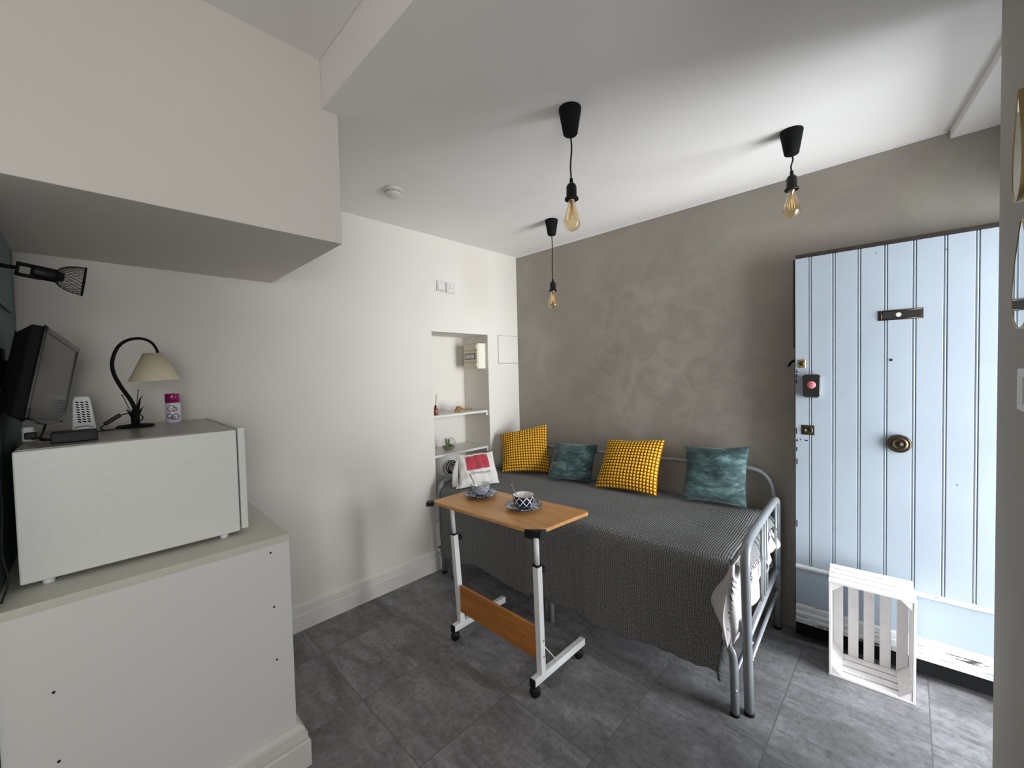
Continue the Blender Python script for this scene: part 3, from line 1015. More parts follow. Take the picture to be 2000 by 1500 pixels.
# white sheet hanging out at the near end
def sheet(u, v):
    # path in plan
    s = u
    wf = lerp([(0, 0.15), (0.6, 1.0), (1, 0.55)], v)
    px = lerp([(0, -0.046), (0.14, -0.050), (0.20, -0.038), (0.26, 0.0), (1, 0.725)], s) if s < 0.26 else (s - 0.26) / 0.74 * 0.725
    py = 0.045 + (lerp([(0, 0.082), (0.14, 0.036), (0.20, 0.016), (0.26, 0.004), (1, 0.004)], s)) * wf
    zb = lerp([(0, 0.37), (0.05, 0.335), (0.11, 0.265), (0.17, 0.30), (0.23, 0.28), (0.33, 0.29), (0.48, 0.325), (0.6, 0.35), (0.72, 0.39), (0.86, 0.40), (1.0, 0.45)], s)
    z = 0.632 - (0.632 - zb) * v
    fold = 0.010 * sin(s * 46 + 2.2 * sin(v * 2.5)) * (0.05 + 1.1 * v) + 0.006 * v * sin(s * 95 + v * 5)
    belly = 0.030 * max(0.0, sin(pi * min(1, max(0.0, v - 0.22) / 0.78))) ** 0.8
    curl = 0.0
    if v > 0.9:
        curl = 0.014 * (v - 0.9) / 0.1
    o = fold + belly - curl
    bulge = (0.035 * math.exp(-((s - 0.52) / 0.07) ** 2) + 0.03 * math.exp(-((s - 0.88) / 0.06) ** 2)) * max(0, v - 0.3)
    if s < 0.2:
        return (px - 0.6 * abs(o) - 0.004, py - 0.1 * o, z)
    k = min(1, (s - 0.2) / 0.08)
    lim = 0.5 if s < 0.34 else 1.0
    return (px - (1 - k) * 0.5 * abs(o), py - lim * k * (o * 0.8 + bulge), z + 0.008 * sin(s * 30) * v)


t = thing('bed_sheet', 'rumpled white sheet hanging out at the near end of the daybed', 'sheet', (1.85, 0.47, 0), BED)
MB().grid(sheet, 150, 30).build('hanging_sheet', M['sheet'], t, solid=0.003)
def sheet2(u, v):
    x = 0.40 + 0.33 * u
    z = 0.55 - v * (0.13 - 0.03 * sin(u * 3))
    return (x, 0.03 - 0.05 * sin(pi * v) * (0.3 + v) * (0.5 + 0.5 * sin(u * 7 + v * 2)) + 0.006 * sin(u * 25), z)
MB().grid(sheet2, 40, 16).build('folded_edge', M['sheet'], t, solid=0.003)

# charcoal throw
HEM = [(0.0, 0.172), (0.10, 0.168), (0.22, 0.155), (0.36, 0.148), (0.50, 0.145), (0.62, 0.140), (0.78, 0.150), (0.95, 0.152), (1.08, 0.162), (1.2, 0.142), (1.35, 0.148), (1.5, 0.164), (1.6, 0.180), (1.75, 0.158), (1.93, 0.150)]
TOPZ = 0.640


def throw(u, v):
    y = 0.062 + 1.858 * u
    across = 0.77
    if v < 0.5:
        k = v / 0.5
        x = 0.748 - across * k
        z = TOPZ + 0.003 * sin(y * 9 + x * 11) + 0.002 * sin(x * 25 - y * 6) - 0.010 * max(0, (k - 0.93) / 0.07) ** 2
        if u < 0.02:
            z -= 0.006 * (1 - u / 0.02)
        return (x, y, z)
    k = (v - 0.5) / 0.5
    hem = lerp(HEM, y) + 0.004 * sin(y * 33) + 0.003 * sin(y * 71)
    k2 = k
    z = TOPZ - 0.010 - (TOPZ - 0.010 - hem) * k2
    rnd = 0.022 * (1 - math.exp(-k * 18))
    x = -0.022 - rnd - 0.010 * k - 0.012 * k * sin(y * 11.5 + 0.7) - 0.006 * k * sin(y * 27 + 1.5)
    x -= 0.022 * math.exp(-((u - 0.02) / 0.04) ** 2) * 0.0
    y2 = y + 0.055 * (k ** 1.2) * (1 - u) ** 8 - 0.012 * (1 - u) ** 12
    return (x, y2, z)


def endflap(u, v):
    x = -0.020 + 0.765 * u
    dz = lerp([(0, 0.05), (0.06, 0.075), (0.2, 0.070), (0.45, 0.055), (0.7, 0.05), (1, 0.045)], u)
    z = TOPZ - 0.006 - dz * v
    y = 0.062 - 0.040 * (1 - math.exp(-v * 5)) - 0.010 * v - 0.008 * v * sin(u * 22)
    return (x, y, z)


t = thing('throw', 'charcoal ribbed throw spread over the daybed with fringed ends', 'throw', (1.85, 0.47, 0), BED)
m = MB()
m.grid(throw, 220, 120, us=1.858, vs=1.3)
o0 = m.build('cloth', M['throw'], t, solid=0.004)
MB().grid(endflap, 80, 12, us=0.765, vs=0.12, flip=True).build('end_flap', M['throw'], t, solid=0.004)
m = MB()
for i in range(64):
    u = (i + 0.5) / 64
    p = Vector(endflap(u, 1.0))
    d = Vector((random.uniform(-0.008, 0.008), -random.uniform(0.002, 0.014), -random.uniform(0.012, 0.026)))
    m.tube([p, p + d * 0.5 + Vector((0.003, -0.003, 0)), p + d], [0.0022, 0.0018, 0.001], 5)
for i in range(46):
    v = 0.54 + 0.46 * (i + 0.5) / 46
    p = Vector(throw(0.0, v))
    d = Vector((random.uniform(-0.012, 0.0), -random.uniform(0.010, 0.024), -random.uniform(0.006, 0.024)))
    m.tube([p, p + d * 0.5 + Vector((-0.004, 0, 0.0)), p + d], [0.0024, 0.0018, 0.001], 5)
for i in range(50):
    v = 0.51 + 0.49 * (i + 0.5) / 50
    p = Vector(throw(1.0, v))
    d = Vector((random.uniform(-0.014, 0.0), random.uniform(0.004, 0.016), -random.uniform(0.01, 0.024)))
    m.tube([p, p + d], [0.0022, 0.001], 5)
f = m.build('fringe', M['fringe'], t)
f['kind'] = 'stuff'
# knotted tassel at the lower near corner
m = MB()
p = Vector(throw(0.0, 1.0))
for i in range(7):
    d = Vector((random.uniform(-0.012, 0.006), -0.004 + random.uniform(-0.012, 0.004), -random.uniform(0.02, 0.04)))
    m.tube([p + Vector((0, 0, 0.02)), p + d * 0.5, p + d], [0.004, 0.003, 0.0015], 6)
m.build('tassel', M['fringe'], t)


# ================================================================== cushions and bag
def pillow(name, BL, BR, TL, TR, T, mat, label, cat, bump=None, group=None, nu=60, nv=60, pinch=0.03, us=1.0, ear=0.0):
    BL, BR, TL, TR = map(Vector, (BL, BR, TL, TR))
    cen = (BL + BR + TL + TR) / 4
    nrm = ((BR - BL).cross(TL - BL)).normalized()

    def base(u, v):
        uu = u - pinch * sin(pi * v) * (2 * u - 1) * (abs(2 * u - 1) ** 2)
        vv = v - pinch * sin(pi * u) * (2 * v - 1) * (abs(2 * v - 1) ** 2)
        p = BL * (1 - uu) * (1 - vv) + BR * uu * (1 - vv) + TL * (1 - uu) * vv + TR * uu * vv
        return p

    def prof(u, v):
        a = 1 - abs(2 * u - 1) ** 2.6
        b = 1 - abs(2 * v - 1) ** 2.6
        return max(0, a * b) ** 0.55

    def front(u, v):
        h = T * prof(u, v) * (1.0 + 0.12 * (0.5 - v) * 2)
        if bump:
            h += bump(u, v) * min(1, prof(u, v) * 3 + 0.25)
        return base(u, v) + nrm * h - cen

    def back(u, v):
        return base(u, v) - nrm * (T * 0.75 * prof(u, v)) - cen
    m = MB()
    m.grid(front, nu, nv)
    m.grid(back, 24, 24, flip=True)
    o = m.build(name, mat)
    o.location = cen
    if label:
        tag(o, label, cat, group)
    return o, front, cen, nrm


def knob_bump(u, v):
    return 0.009 * (abs(sin(pi * 19 * u)) * abs(sin(pi * 17 * v))) ** 0.7


def soft_bump(u, v):
    return 0.004 * sin(u * 9 + v * 4) + 0.003 * sin(v * 14 - u * 6)


G = 'cushions leaning along the back of the daybed'
pillow('cushion', (2.225, 2.300, 0.655), (2.445, 1.985, 0.655), (2.345, 2.425, 0.935), (2.520, 2.075, 1.020), 0.068, M['knit'],
       'mustard yellow knobbly cushion in the far corner by the niche', 'cushion', knob_bump, G, 152, 136)
pillow('cushion', (2.300, 1.905, 0.655), (2.420, 1.600, 0.655), (2.475, 1.955, 0.895), (2.545, 1.620, 0.903), 0.058, M['velvet'],
       'teal velvet cushion between the two mustard yellow cushions', 'cushion', soft_bump, G)
pillow('cushion', (2.345, 1.520, 0.655), (2.405, 1.115, 0.655), (2.515, 1.515, 0.953), (2.560, 1.125, 0.985), 0.066, M['knit'],
       'mustard yellow knobbly cushion between the two teal velvet cushions', 'cushion', knob_bump, G, 152, 136)
pillow('cushion', (2.450, 0.985, 0.655), (2.525, 0.648, 0.655), (2.555, 0.995, 0.962), (2.585, 0.648, 0.990), 0.052, M['velvet'],
       'teal velvet cushion standing alone nearest the blue door', 'cushion', soft_bump, G)


def crease(u, v):
    return 0.006 * sin(u * 7 + 4 * v) + 0.005 * sin(v * 16 - u * 9) * (1 - v) + 0.003 * sin(u * 31 + v * 7)


bag, bf_, bc, bn = pillow('tote_bag', (1.735, 2.225, 0.648), (2.020, 2.120, 0.648), (1.850, 2.370, 0.842), (2.088, 2.258, 0.848), 0.045, M['bag'],
                          'white cotton tote bag with a raspberry rectangle print sitting on the daybed', 'bag', crease, None, 60, 60, 0.02)
L0, L1 = Vector((1.735, 2.225, 0.65)), Vector((1.850, 2.370, 0.835))
def side(u, v):
    f_ = L0.lerp(L1, v) + (L1 - L0).normalized() * 0.0
    b_ = (L0 + Vector((0.012, 0.085, 0.0))).lerp(L1 + Vector((0.0, 0.012, 0.0)), v)
    p = f_.lerp(b_, u) - bc
    return p + Vector((-0.018 * sin(pi * u) * sin(pi * min(1, v * 1.1)) - 0.010 * sin(pi * v) + 0.012 * sin(2 * pi * u) * (1 - v), 0, 0.004 * sin(u * 6)))
MB().grid(side, 16, 24).build('gusset', M['bag'], bag, solid=0.003)
MB().grid(lambda u, v: Vector((1.728, 2.222, 0.650)) - bc + Vector((0.03 * u - 0.022 * v * (1 - u), 0.050 * u, 0.004 + 0.022 * sin(pi * u) * (1 - v))), 10, 8).build('bag_corner', M['bag'], bag, solid=0.003)


def on_bag(u, v, off=0.0015):
    return Vector(bf_(u, v)) + bn * off


MB().grid(lambda a, b: on_bag(0.17 + 0.61 * a, 0.42 + 0.46 * b), 30, 24).build('printed_rectangle', M['bagprint'], bag)
m = MB()
for k in range(3):
    m.tube([on_bag(0.47 + (0.035 + 0.028 * k) * 1.4 * cos(a / 24 * 2 * pi + k) * (1 - 0.02 * a / 24), 0.65 + (0.045 + 0.03 * k) * sin(a / 24 * 2 * pi + k), 0.002) for a in range(21)], 0.0008, 4)
m.tube([on_bag(0.40 + 0.15 * i / 14, 0.66 + 0.02 * sin(i), 0.002) for i in range(15)], 0.0008, 4)
m.build('printed_swirl', M['bagswirl'], bag)


def text_mesh(body, size, mat, name, parent, place, shear=0.0, extr=0.0):
    cu = bpy.data.curves.new(name, 'FONT')
    cu.body = body
    cu.size = size
    cu.shear = shear
    cu.align_x = 'LEFT'
    o = bpy.data.objects.new(name, cu)
    COL.objects.link(o)
    dg = bpy.context.evaluated_depsgraph_get()
    me = bpy.data.meshes.new_from_object(o.evaluated_get(dg))
    bpy.data.objects.remove(o)
    xs = [v.co.x for v in me.vertices]
    ys = [v.co.y for v in me.vertices]
    x0, x1, y0, y1 = min(xs), max(xs), min(ys), max(ys)
    for v in me.vertices:
        v.co = place((v.co.x - x0) / (x1 - x0), (v.co.y - y0) / (y1 - y0))
    me.materials.clear()
    me.materials.append(mat)
    q = bpy.data.objects.new(name, me)
    COL.objects.link(q)
    q.parent = parent
    return q


text_mesh('Comminges', 1.0, M['baggrey'], 'printed_script', bag, lambda a, b: on_bag(0.24 + 0.56 * a, 0.245 + 0.10 * b + 0.02 * a, 0.0018), 0.5)

# ================================================================== laptop table
t = thing('side_table', 'beech topped white framed rolling table standing in front of the daybed', 'table', (1.46, 1.46, 0))


def T_(x, y, z):
    return (x - 1.46, y - 1.46, z)


poly = [(1.311, 1.226), (1.372, 1.147), (1.668, 1.124), (1.684, 1.140), (1.622, 1.775), (1.545, 1.868), (1.290, 1.872), (1.268, 1.850)]
MB().prism([(x - 1.46, y - 1.46) for x, y in poly], 'z', 0.735, 0.752).build('tabletop', M['wood'], t, bevel=0.002)
MB().prism([(p[0] - 1.46, p[1] - 1.46) for p in ((1.309, 1.222), (1.312, 1.188), (1.336, 1.152), (1.371, 1.144), (1.385, 1.185), (1.345, 1.225))], 'z', 0.712, 0.7345).prism([(p[0] - 1.46, p[1] - 1.46) for p in ((1.3095, 1.221), (1.318, 1.176), (1.340, 1.150), (1.3705, 1.1435))], 'z', 0.7346, 0.7495).build('corner_bracket', M['black'], t, bevel=0.0015)
MB().prism([(p[0] - 1.46, p[1] - 1.46) for p in ((1.232, 1.872), (1.262, 1.846), (1.290, 1.878), (1.262, 1.905))], 'z', 0.728, 0.750).build('corner_bracket', M['black'], t, bevel=0.003)
MB().box(T_(1.315, 1.74, 0.722), T_(1.36, 1.86, 0.735)).build('corner_bracket', M['black'], t, bevel=0.003)


def slant(y0, y1, z):      # upright centre line
    k = z / 0.72
    return Vector((1.366 - 0.036 * k, y0 + (y1 - y0) * k, z)) - Vector((1.46, 1.46, 0))


for (y0, y1, zj, zt) in ((1.186, 1.170, 0.590, 0.718), (1.757, 1.772, 0.575, 0.726)):
    a, b = slant(y0, y1, 0.088), slant(y0, y1, zj)
    m = MB()
    h = 0.0155
    m.v += [tuple(q + Vector((sx * h, sy * h, 0))) for q in (a, b) for sx, sy in ((-1, -1), (1, -1), (1, 1), (-1, 1))]
    for q in ((3, 2, 1, 0), (4, 5, 6, 7), (0, 1, 5, 4), (1, 2, 6, 5), (2, 3, 7, 6), (3, 0, 4, 7)):
        m.face(q)
    up = m.build('upright', M['wmetal'], t, bevel=0.003)
    MB().box(b + Vector((-0.0165, -0.0165, -0.003)), b + Vector((0.0165, 0.0165, 0.006))).build('collar', M['black'], up, bevel=0.002)
    MB().tube([b, slant(y0, y1, zt)], 0.0115, 16).build('inner_tube', M['wmetal'], up)
    MB().lathe([(0.0, 0.0), (0.006, 0.0), (0.006, 0.012), (0.014, 0.014), (0.015, 0.028), (0.0, 0.03)], seg=14, X=Matrix.Translation(b + Vector((0.013, 0, -0.028))) @ Matrix.Rotation(pi / 2, 4, 'Y')).build('clamp_knob', M['black'], up)
    yb = y0
    ft = MB().box(T_(1.306, yb - 0.015, 0.054), T_(1.690, yb + 0.015, 0.088)).build('foot_bar', M['wmetal'], t, bevel=0.003)
    MB().box(T_(1.298, yb - 0.0155, 0.050), T_(1.3065, yb + 0.0155, 0.087)).build('end_cap', M['black'], ft, bevel=0.002)
    for wx in (1.318, 1.650):
        wh = MB()
        wh.lathe([(0.0, -0.013), (0.021, -0.013), (0.0235, -0.009), (0.0235, -0.003), (0.018, -0.002), (0.018, 0.002), (0.0235, 0.003), (0.0235, 0.009), (0.021, 0.013), (0, 0.013)], seg=22,
                 X=Matrix.Translation(T_(wx, yb, 0.0240)) @ Matrix.Rotation(-0.6, 4, 'Z') @ Matrix.Rotation(pi / 2, 4, 'X'))
        wh.tube([T_(wx, yb, 0.035), T_(wx, yb, 0.056)], 0.010, 12)
        wh.build('caster', M['black'], t)
    if yb < 1.5:
        MB().tube([T_(1.372, yb + 0.002, 0.215), T_(1.470, yb - 0.004, 0.089)], 0.0022, 8).build('stay_rod', M['wmetal'], t)
        for z in (0.245, 0.170):
            c0 = slant(y0, y1, z) + Vector((0.004, -0.0165, 0))
            MB().lathe([(0.0, 0.0), (0.0045, 0.0), (0.0045, 0.002), (0, 0.002)], seg=12, X=Matrix.Translation(c0) @ Matrix.Rotation(pi / 2, 4, 'X')).build('screw', M['screw'], up)
MB().box(T_(1.345, 1.202, 0.150), T_(1.361, 1.742, 0.296)).build('modesty_panel', M['wood_y'], t, bevel=0.002)
TT = 0.752


def saucer(x, y, label, tilt=0.0):
    o = MB().lathe([(0.0, 0.004), (0.045, 0.004), (0.048, 0.0), (0.052, 0.0), (0.056, 0.006), (0.092, 0.019), (0.094, 0.021), (0.092, 0.0225), (0.055, 0.011), (0.0, 0.009)], seg=48).build('saucer', M['plate'])
    o.location = (x, y, TT)
    return tag(o, label, 'saucer', 'saucers on the rolling table')


def bowl(x, y, mat, label, straight):
    t_ = thing('bowl', label, 'bowl', (x, y, TT + 0.010), group='bowls on the rolling table')
    if straight:
        out = [(0.0, 0.0), (0.030, 0.0), (0.034, 0.004), (0.044, 0.012), (0.051, 0.026), (0.054, 0.045), (0.055, 0.062)]
    else:
        out = [(0.0, 0.0), (0.026, 0.0), (0.030, 0.004), (0.042, 0.016), (0.049, 0.034), (0.053, 0.048), (0.055, 0.058)]
    MB().lathe(out, seg=48, uvs=True, cap=False).build('outer_wall', mat, t_)
    zt = out[-1][1]
    MB().lathe([(0.055, zt - 0.002), (0.0553, zt), (0.053, zt + 0.001), (0.050, zt - 0.012), (0.046, 0.028), (0.036, 0.012), (0.0, 0.008)], seg=48, cap=False).build('inner_wall', M['glaze'], t_)
    m_ = MB().tube([(0.0548 * cos(2 * pi * k / 48), 0.0548 * sin(2 * pi * k / 48), zt - 0.0005) for k in range(48)], 0.0012, 6, closed=True)
    m_.build('rim', M['chip'], t_)
    return t_


def spoon(x, y, z, dx, dy, label):
    m_ = MB()
    a = Vector((x, y, z))
    d = Vector((dx, dy, 0.088))
    m_.tube([a + Vector((-dx * 0.1, -dy * 0.1, -0.006)), a + d * 0.4, a + d * 0.8, a + d], [0.0024, 0.0024, 0.0038, 0.0045], 8)
    m_.lathe([(0.0, -0.002), (0.007, 0.0), (0.009, 0.003)], (x - dx * 0.12, y - dy * 0.12, z - 0.008), 14)
    return tag(m_.build('teaspoon', M['steel']), label, 'spoon', 'teaspoons standing in the bowls')


saucer(1.500, 1.728, 'dark blue patterned saucer under the finely speckled bowl')
saucer(1.503, 1.402, 'dark blue patterned saucer under the white lattice bowl')
bowl(1.500, 1.728, M['finegl'], 'finely patterned blue bowl near the tote bag end of the table', False)
bowl(1.503, 1.402, M['lattice'], 'navy bowl with white lattice pattern on the near saucer', True)
spoon(1.490, 1.742, TT + 0.030, -0.012, 0.052, 'steel teaspoon leaning in the finely patterned blue bowl')
spoon(1.490, 1.412, TT + 0.030, -0.006, 0.055, 'steel teaspoon leaning in the navy lattice bowl')

# ================================================================== crate
rot = Matrix(((cos(0.073), -sin(-0.073) * -1, 0), (0, 0, 0), (0, 0, 0)))
yaw, tl = -0.073, 0.059
ex = Vector((cos(yaw), -sin(yaw), 0)); ey = Vector((-sin(yaw), -cos(yaw), 0)); ez = Vector((0, 0, 1))
ex2 = ex * cos(tl) + ez * sin(tl)
ez2 = ez * cos(tl) - ex * sin(tl)
rot = Matrix((ex2, -ey, ez2)).transposed()      # local x depth, y leftwards, z up
t = thing('wooden_crate', 'whitewashed slatted wooden crate standing on end in front of the blue door', 'crate', (2.344, 0.263, 0.001), rot)
CW, CH, CD = 0.291, 0.458, 0.190
for z0, z1 in ((0.0, 0.010), (CH - 0.010, CH)):
    for k in range(4):
        x0 = k * 0.0478
        MB().box((x0, -CW, z0), (x0 + 0.0395, 0, z1)).build('end_slat', M['crate'], t, bevel=0.0012)
for y0, y1 in ((-0.010, -0.001), (-CW + 0.001, -CW + 0.010)):
    for k in range(4):
        x0 = k * 0.0478
        MB().box((x0, y0, 0.011), (x0 + 0.0395, y1, CH - 0.011)).build('side_slat', M['crate'], t, bevel=0.0012)
for k in range(5):
    y0 = -0.0115 - k * 0.0572
    MB().box((CD - 0.009, y0 - 0.0385, 0.0105), (CD - 0.001, y0, CH - 0.0105)).build('base_slat', M['crate'], t, bevel=0.0012)
q = 0.040
for (cy, cz, sy, sz) in ((-0.0105, 0.0105, -1, 1), (-CW + 0.0105, 0.0105, 1, 1), (-0.0105, CH - 0.0105, -1, -1), (-CW + 0.0105, CH - 0.0105, 1, -1)):
    MB().prism([(cy, cz), (cy + sy * q, cz), (cy, cz + sz * q)], 'x', 0.002, CD - 0.012).build('corner_block', M['crate'], t, bevel=0.001)

# ================================================================== blue door
A = Vector((2.545, 0.423, 0)); B = Vector((2.614, -0.45, 0))
eu = (B - A).normalized()
nn = Vector((eu.y, -eu.x, 0))      # towards the room
DR = Matrix((eu, -nn, Vector((0, 0, 1)))).transposed()
D = bpy.data.objects.new('door_1', None)
COL.objects.link(D)
mm = DR.to_4x4(); mm.translation = A
D.matrix_world = mm
struct(D)
DW, DT = 0.874, 1.992
gr = [0.0, 0.062, 0.157, 0.252, 0.346, 0.441, 0.537, 0.630, 0.724, 0.815, DW]
m = MB()
m.box((0.004, 0.006, 0.105), (DW, 0.030, DT))
for a, b in zip(gr, gr[1:]):
    m.box((a + 0.0065 if a else 0.0, 0.0, 0.398), (b - 0.0065 if b < DW else DW, 0.012, DT))
for g in gr[1:-1]:
    m.tube([(g, 0.0045, 0.398), (g, 0.0045, DT)], 0.0042, 8)
m.build('plank_leaf', M['door'], D, bevel=0.0012)
m = MB()
m.box((0.0, 0.0, 0.198), (DW, 0.012, 0.388))
m.build('lower_panel', M['doorlow'], D, bevel=0.001)
MB().prism([(-0.011, 0.386), (-0.011, 0.396), (0.004, 0.408), (0.012, 0.408), (0.012, 0.386)], 'x', 0.0, DW).build('ledge', M['weather'], D, bevel=0.001)
MB().prism([(-0.014, 0.100), (-0.014, 0.122), (-0.009, 0.132), (-0.009, 0.150), (-0.004, 0.160), (-0.003, 0.182), (0.004, 0.198), (0.012, 0.198), (0.012, 0.100)], 'x', 0.0, DW).build('weather_board', M['weather'], D, bevel=0.0015)
MB().box((0.0, -0.002, 0.028), (DW, 0.026, 0.101)).build('bottom_seal_shade', M['blackm'], D, bevel=0.001)  # black brush seal, carried lower to paint the shadowed gap under the door
MB().box((0.002, 0.001, 1.993), (DW, 0.024, 2.012)).build('top_strip', M['brown'], D, bevel=0.001)
MB().box((-0.008, -0.001, 1.535), (0.0, 0.028, 1.990)).build('edge_seal', M['blackm'], D, bevel=0.001)
MB().box((-0.003, 0.002, 0.105), (0.004, 0.030, 1.535)).build('edge_board', M['chip'], D)
# letter slot
ls = MB().box((0.320, -0.003, 1.644), (0.470, 0.004, 1.690)).build('letter_slot', M['brown'], D, bevel=0.001)
MB().box((0.336, -0.0045, 1.650), (0.462, -0.0025, 1.684)).build('flap', M['chip'], ls, bevel=0.0008)
m = MB()
m.tube([(0.336, -0.004, 1.686), (0.464, -0.004, 1.686)], 0.0022, 6).tube([(0.336, -0.004, 1.648), (0.464, -0.004, 1.648)], 0.0022, 6)
m.tube([(0.330, -0.004, 1.648), (0.330, -0.004, 1.686)], 0.004, 8)
m.build('flap_rim', M['bronze'], ls)
MB().lathe([(0.0, 0.001), (0.008, 0.0005), (0.010, 0)], seg=14, X=Matrix.Translation((0.388, -0.0048, 1.667)) @ Matrix.Rotation(pi / 2, 4, 'X')).build('worn_spot', M['ivory'], ls)
# peephole
MB().lathe([(0.0, 0.003), (0.0045, 0.003), (0.006, 0.001), (0.006, 0)], seg=16, X=Matrix.Translation((0.365, 0.0, 1.461)) @ Matrix.Rotation(pi / 2, 4, 'X')).build('peephole', M['chip'], D)
# centre knob
MB().lathe([(0.0, 0.030), (0.006, 0.029), (0.009, 0.025), (0.009, 0.022), (0.018, 0.021), (0.021, 0.025), (0.025, 0.024), (0.028, 0.019), (0.033, 0.018), (0.036, 0.020), (0.040, 0.016), (0.042, 0.009), (0.036, 0.006), (0.020, 0.0), (0, 0)][::-1], seg=48,
           X=Matrix.Translation((0.393, 0.0, 1.076)) @ Matrix.Rotation(pi / 2, 4, 'X')).build('door_knob', M['bronze'], D)
# upper lock cylinder and lower lock plate
lk = MB().box((0.014, -0.004, 1.433), (0.044, 0.003, 1.476)).build('upper_lock', M['brass'], D, bevel=0.006, seg=3)
MB().lathe([(0.0, 0.004), (0.010, 0.003), (0.012, 0)], seg=20, X=Matrix.Translation((0.028, -0.004, 1.455)) @ Matrix.Rotation(pi / 2, 4, 'X')).build('cylinder', M['bronze'], lk)
lk = MB().box((0.026, -0.002, 1.088), (0.080, 0.003, 1.138)).build('lower_lock', M['brown'], D, bevel=0.001)
MB().lathe([(0.006, 0.001), (0.006, 0.003), (0.019, 0.005), (0.022, 0.002), (0.022, 0)], seg=24, X=Matrix.Translation((0.052, -0.002, 1.113)) @ Matrix.Rotation(pi / 2, 4, 'X')).build('escutcheon', M['bronze'], lk)
MB().box((0.050, -0.0045, 1.104), (0.063, -0.0035, 1.121)).build('keyhole', M['chip'], lk)
# inner latch handle seen past the edge
MB().tube(catmull([(0.010, 0.028, 1.47), (-0.004, 0.035, 1.472), (-0.022, 0.040, 1.462), (-0.034, 0.040, 1.440)]), 0.006, 10).build('latch_handle', M['blackm'], D)
m = MB()
for (u, z, w_, h_) in ((0.004, 1.408, 0.006, 0.010), (0.003, 1.384, 0.005, 0.016), (0.002, 1.352, 0.004, 0.02), (0.004, 1.422, 0.006, 0.004), (0.003, 1.09, 0.004, 0.03), (0.004, 1.05, 0.006, 0.012), (0.003, 1.0, 0.005, 0.02), (0.020, 1.058, 0.004, 0.008), (0.041, 1.056, 0.012, 0.005), (0.004, 0.93, 0.005, 0.03), (0.003, 0.6, 0.005, 0.035), (0.31, 1.958, 0.003, 0.004), (0.185, 1.30, 0.004, 0.002), (0.574, 0.91, 0.004, 0.004), (0.536, 1.93, 0.004, 0.004)):
    m.box((u, -0.0006, z), (u + w_, 0.001, z + h_))
m.build('paint_chip', M['chip'], D)

rot4 = mm.copy(); rot4.translation = A + eu * 0.070 - Vector((0, 0, 0)) + Vector((0, 0, 1.284))
t = bpy.data.objects.new('key_safe', None); COL.objects.link(t); t.matrix_world = rot4
tag(t, 'small black key lock box with a pink sticker hung on the blue door', 'key box')
MB().prism([(-0.035, 0.010), (-0.028, 0.001), (0.028, 0.001), (0.035, 0.010), (0.037, 0.104), (0.030, 0.115), (-0.030, 0.115), (-0.037, 0.104)], 'y', -0.044, -0.004).build('cover', M['bezel'], t, bevel=0.006, seg=3)
MB().prism([(-0.036, 0.006), (-0.026, -0.004), (0.026, -0.004), (0.036, 0.006), (0.037, 0.10), (-0.037, 0.10)], 'y', -0.016, -0.0008).build('back_plate', M['screw'], t, bevel=0.002)
st_ = MB().lathe([(0.0, 0.0012), (0.0175, 0.0010), (0.018, 0)], seg=28, X=Matrix.Translation((0, -0.044, 0.063)) @ Matrix.Rotation(pi / 2, 4, 'X')).build('sticker', M['pink'], t)
m = MB()
for z, w_ in ((0.070, 0.010), (0.063, 0.013), (0.056, 0.012)):
    m.tube([(-w_ + 2 * w_ * i / 16, -0.0454, z + 0.0012 * sin(i * 2.3)) for i in range(17)], 0.0007, 4)
m.build('scribble', M['red'], st_)
# steel door frame and hinge side, out of the open leaf's way
struct(MB().box((1.79, -0.50, 0.0), (1.81, -0.42, 2.06)).box((1.79, -0.50, 2.03), (2.62, -0.46, 2.06)).build('trim_5', M['trimw']))
struct(MB().box((1.80, -0.60, 0.0), (2.645, -0.46, 0.018)).build('trim_6', M['weather']))


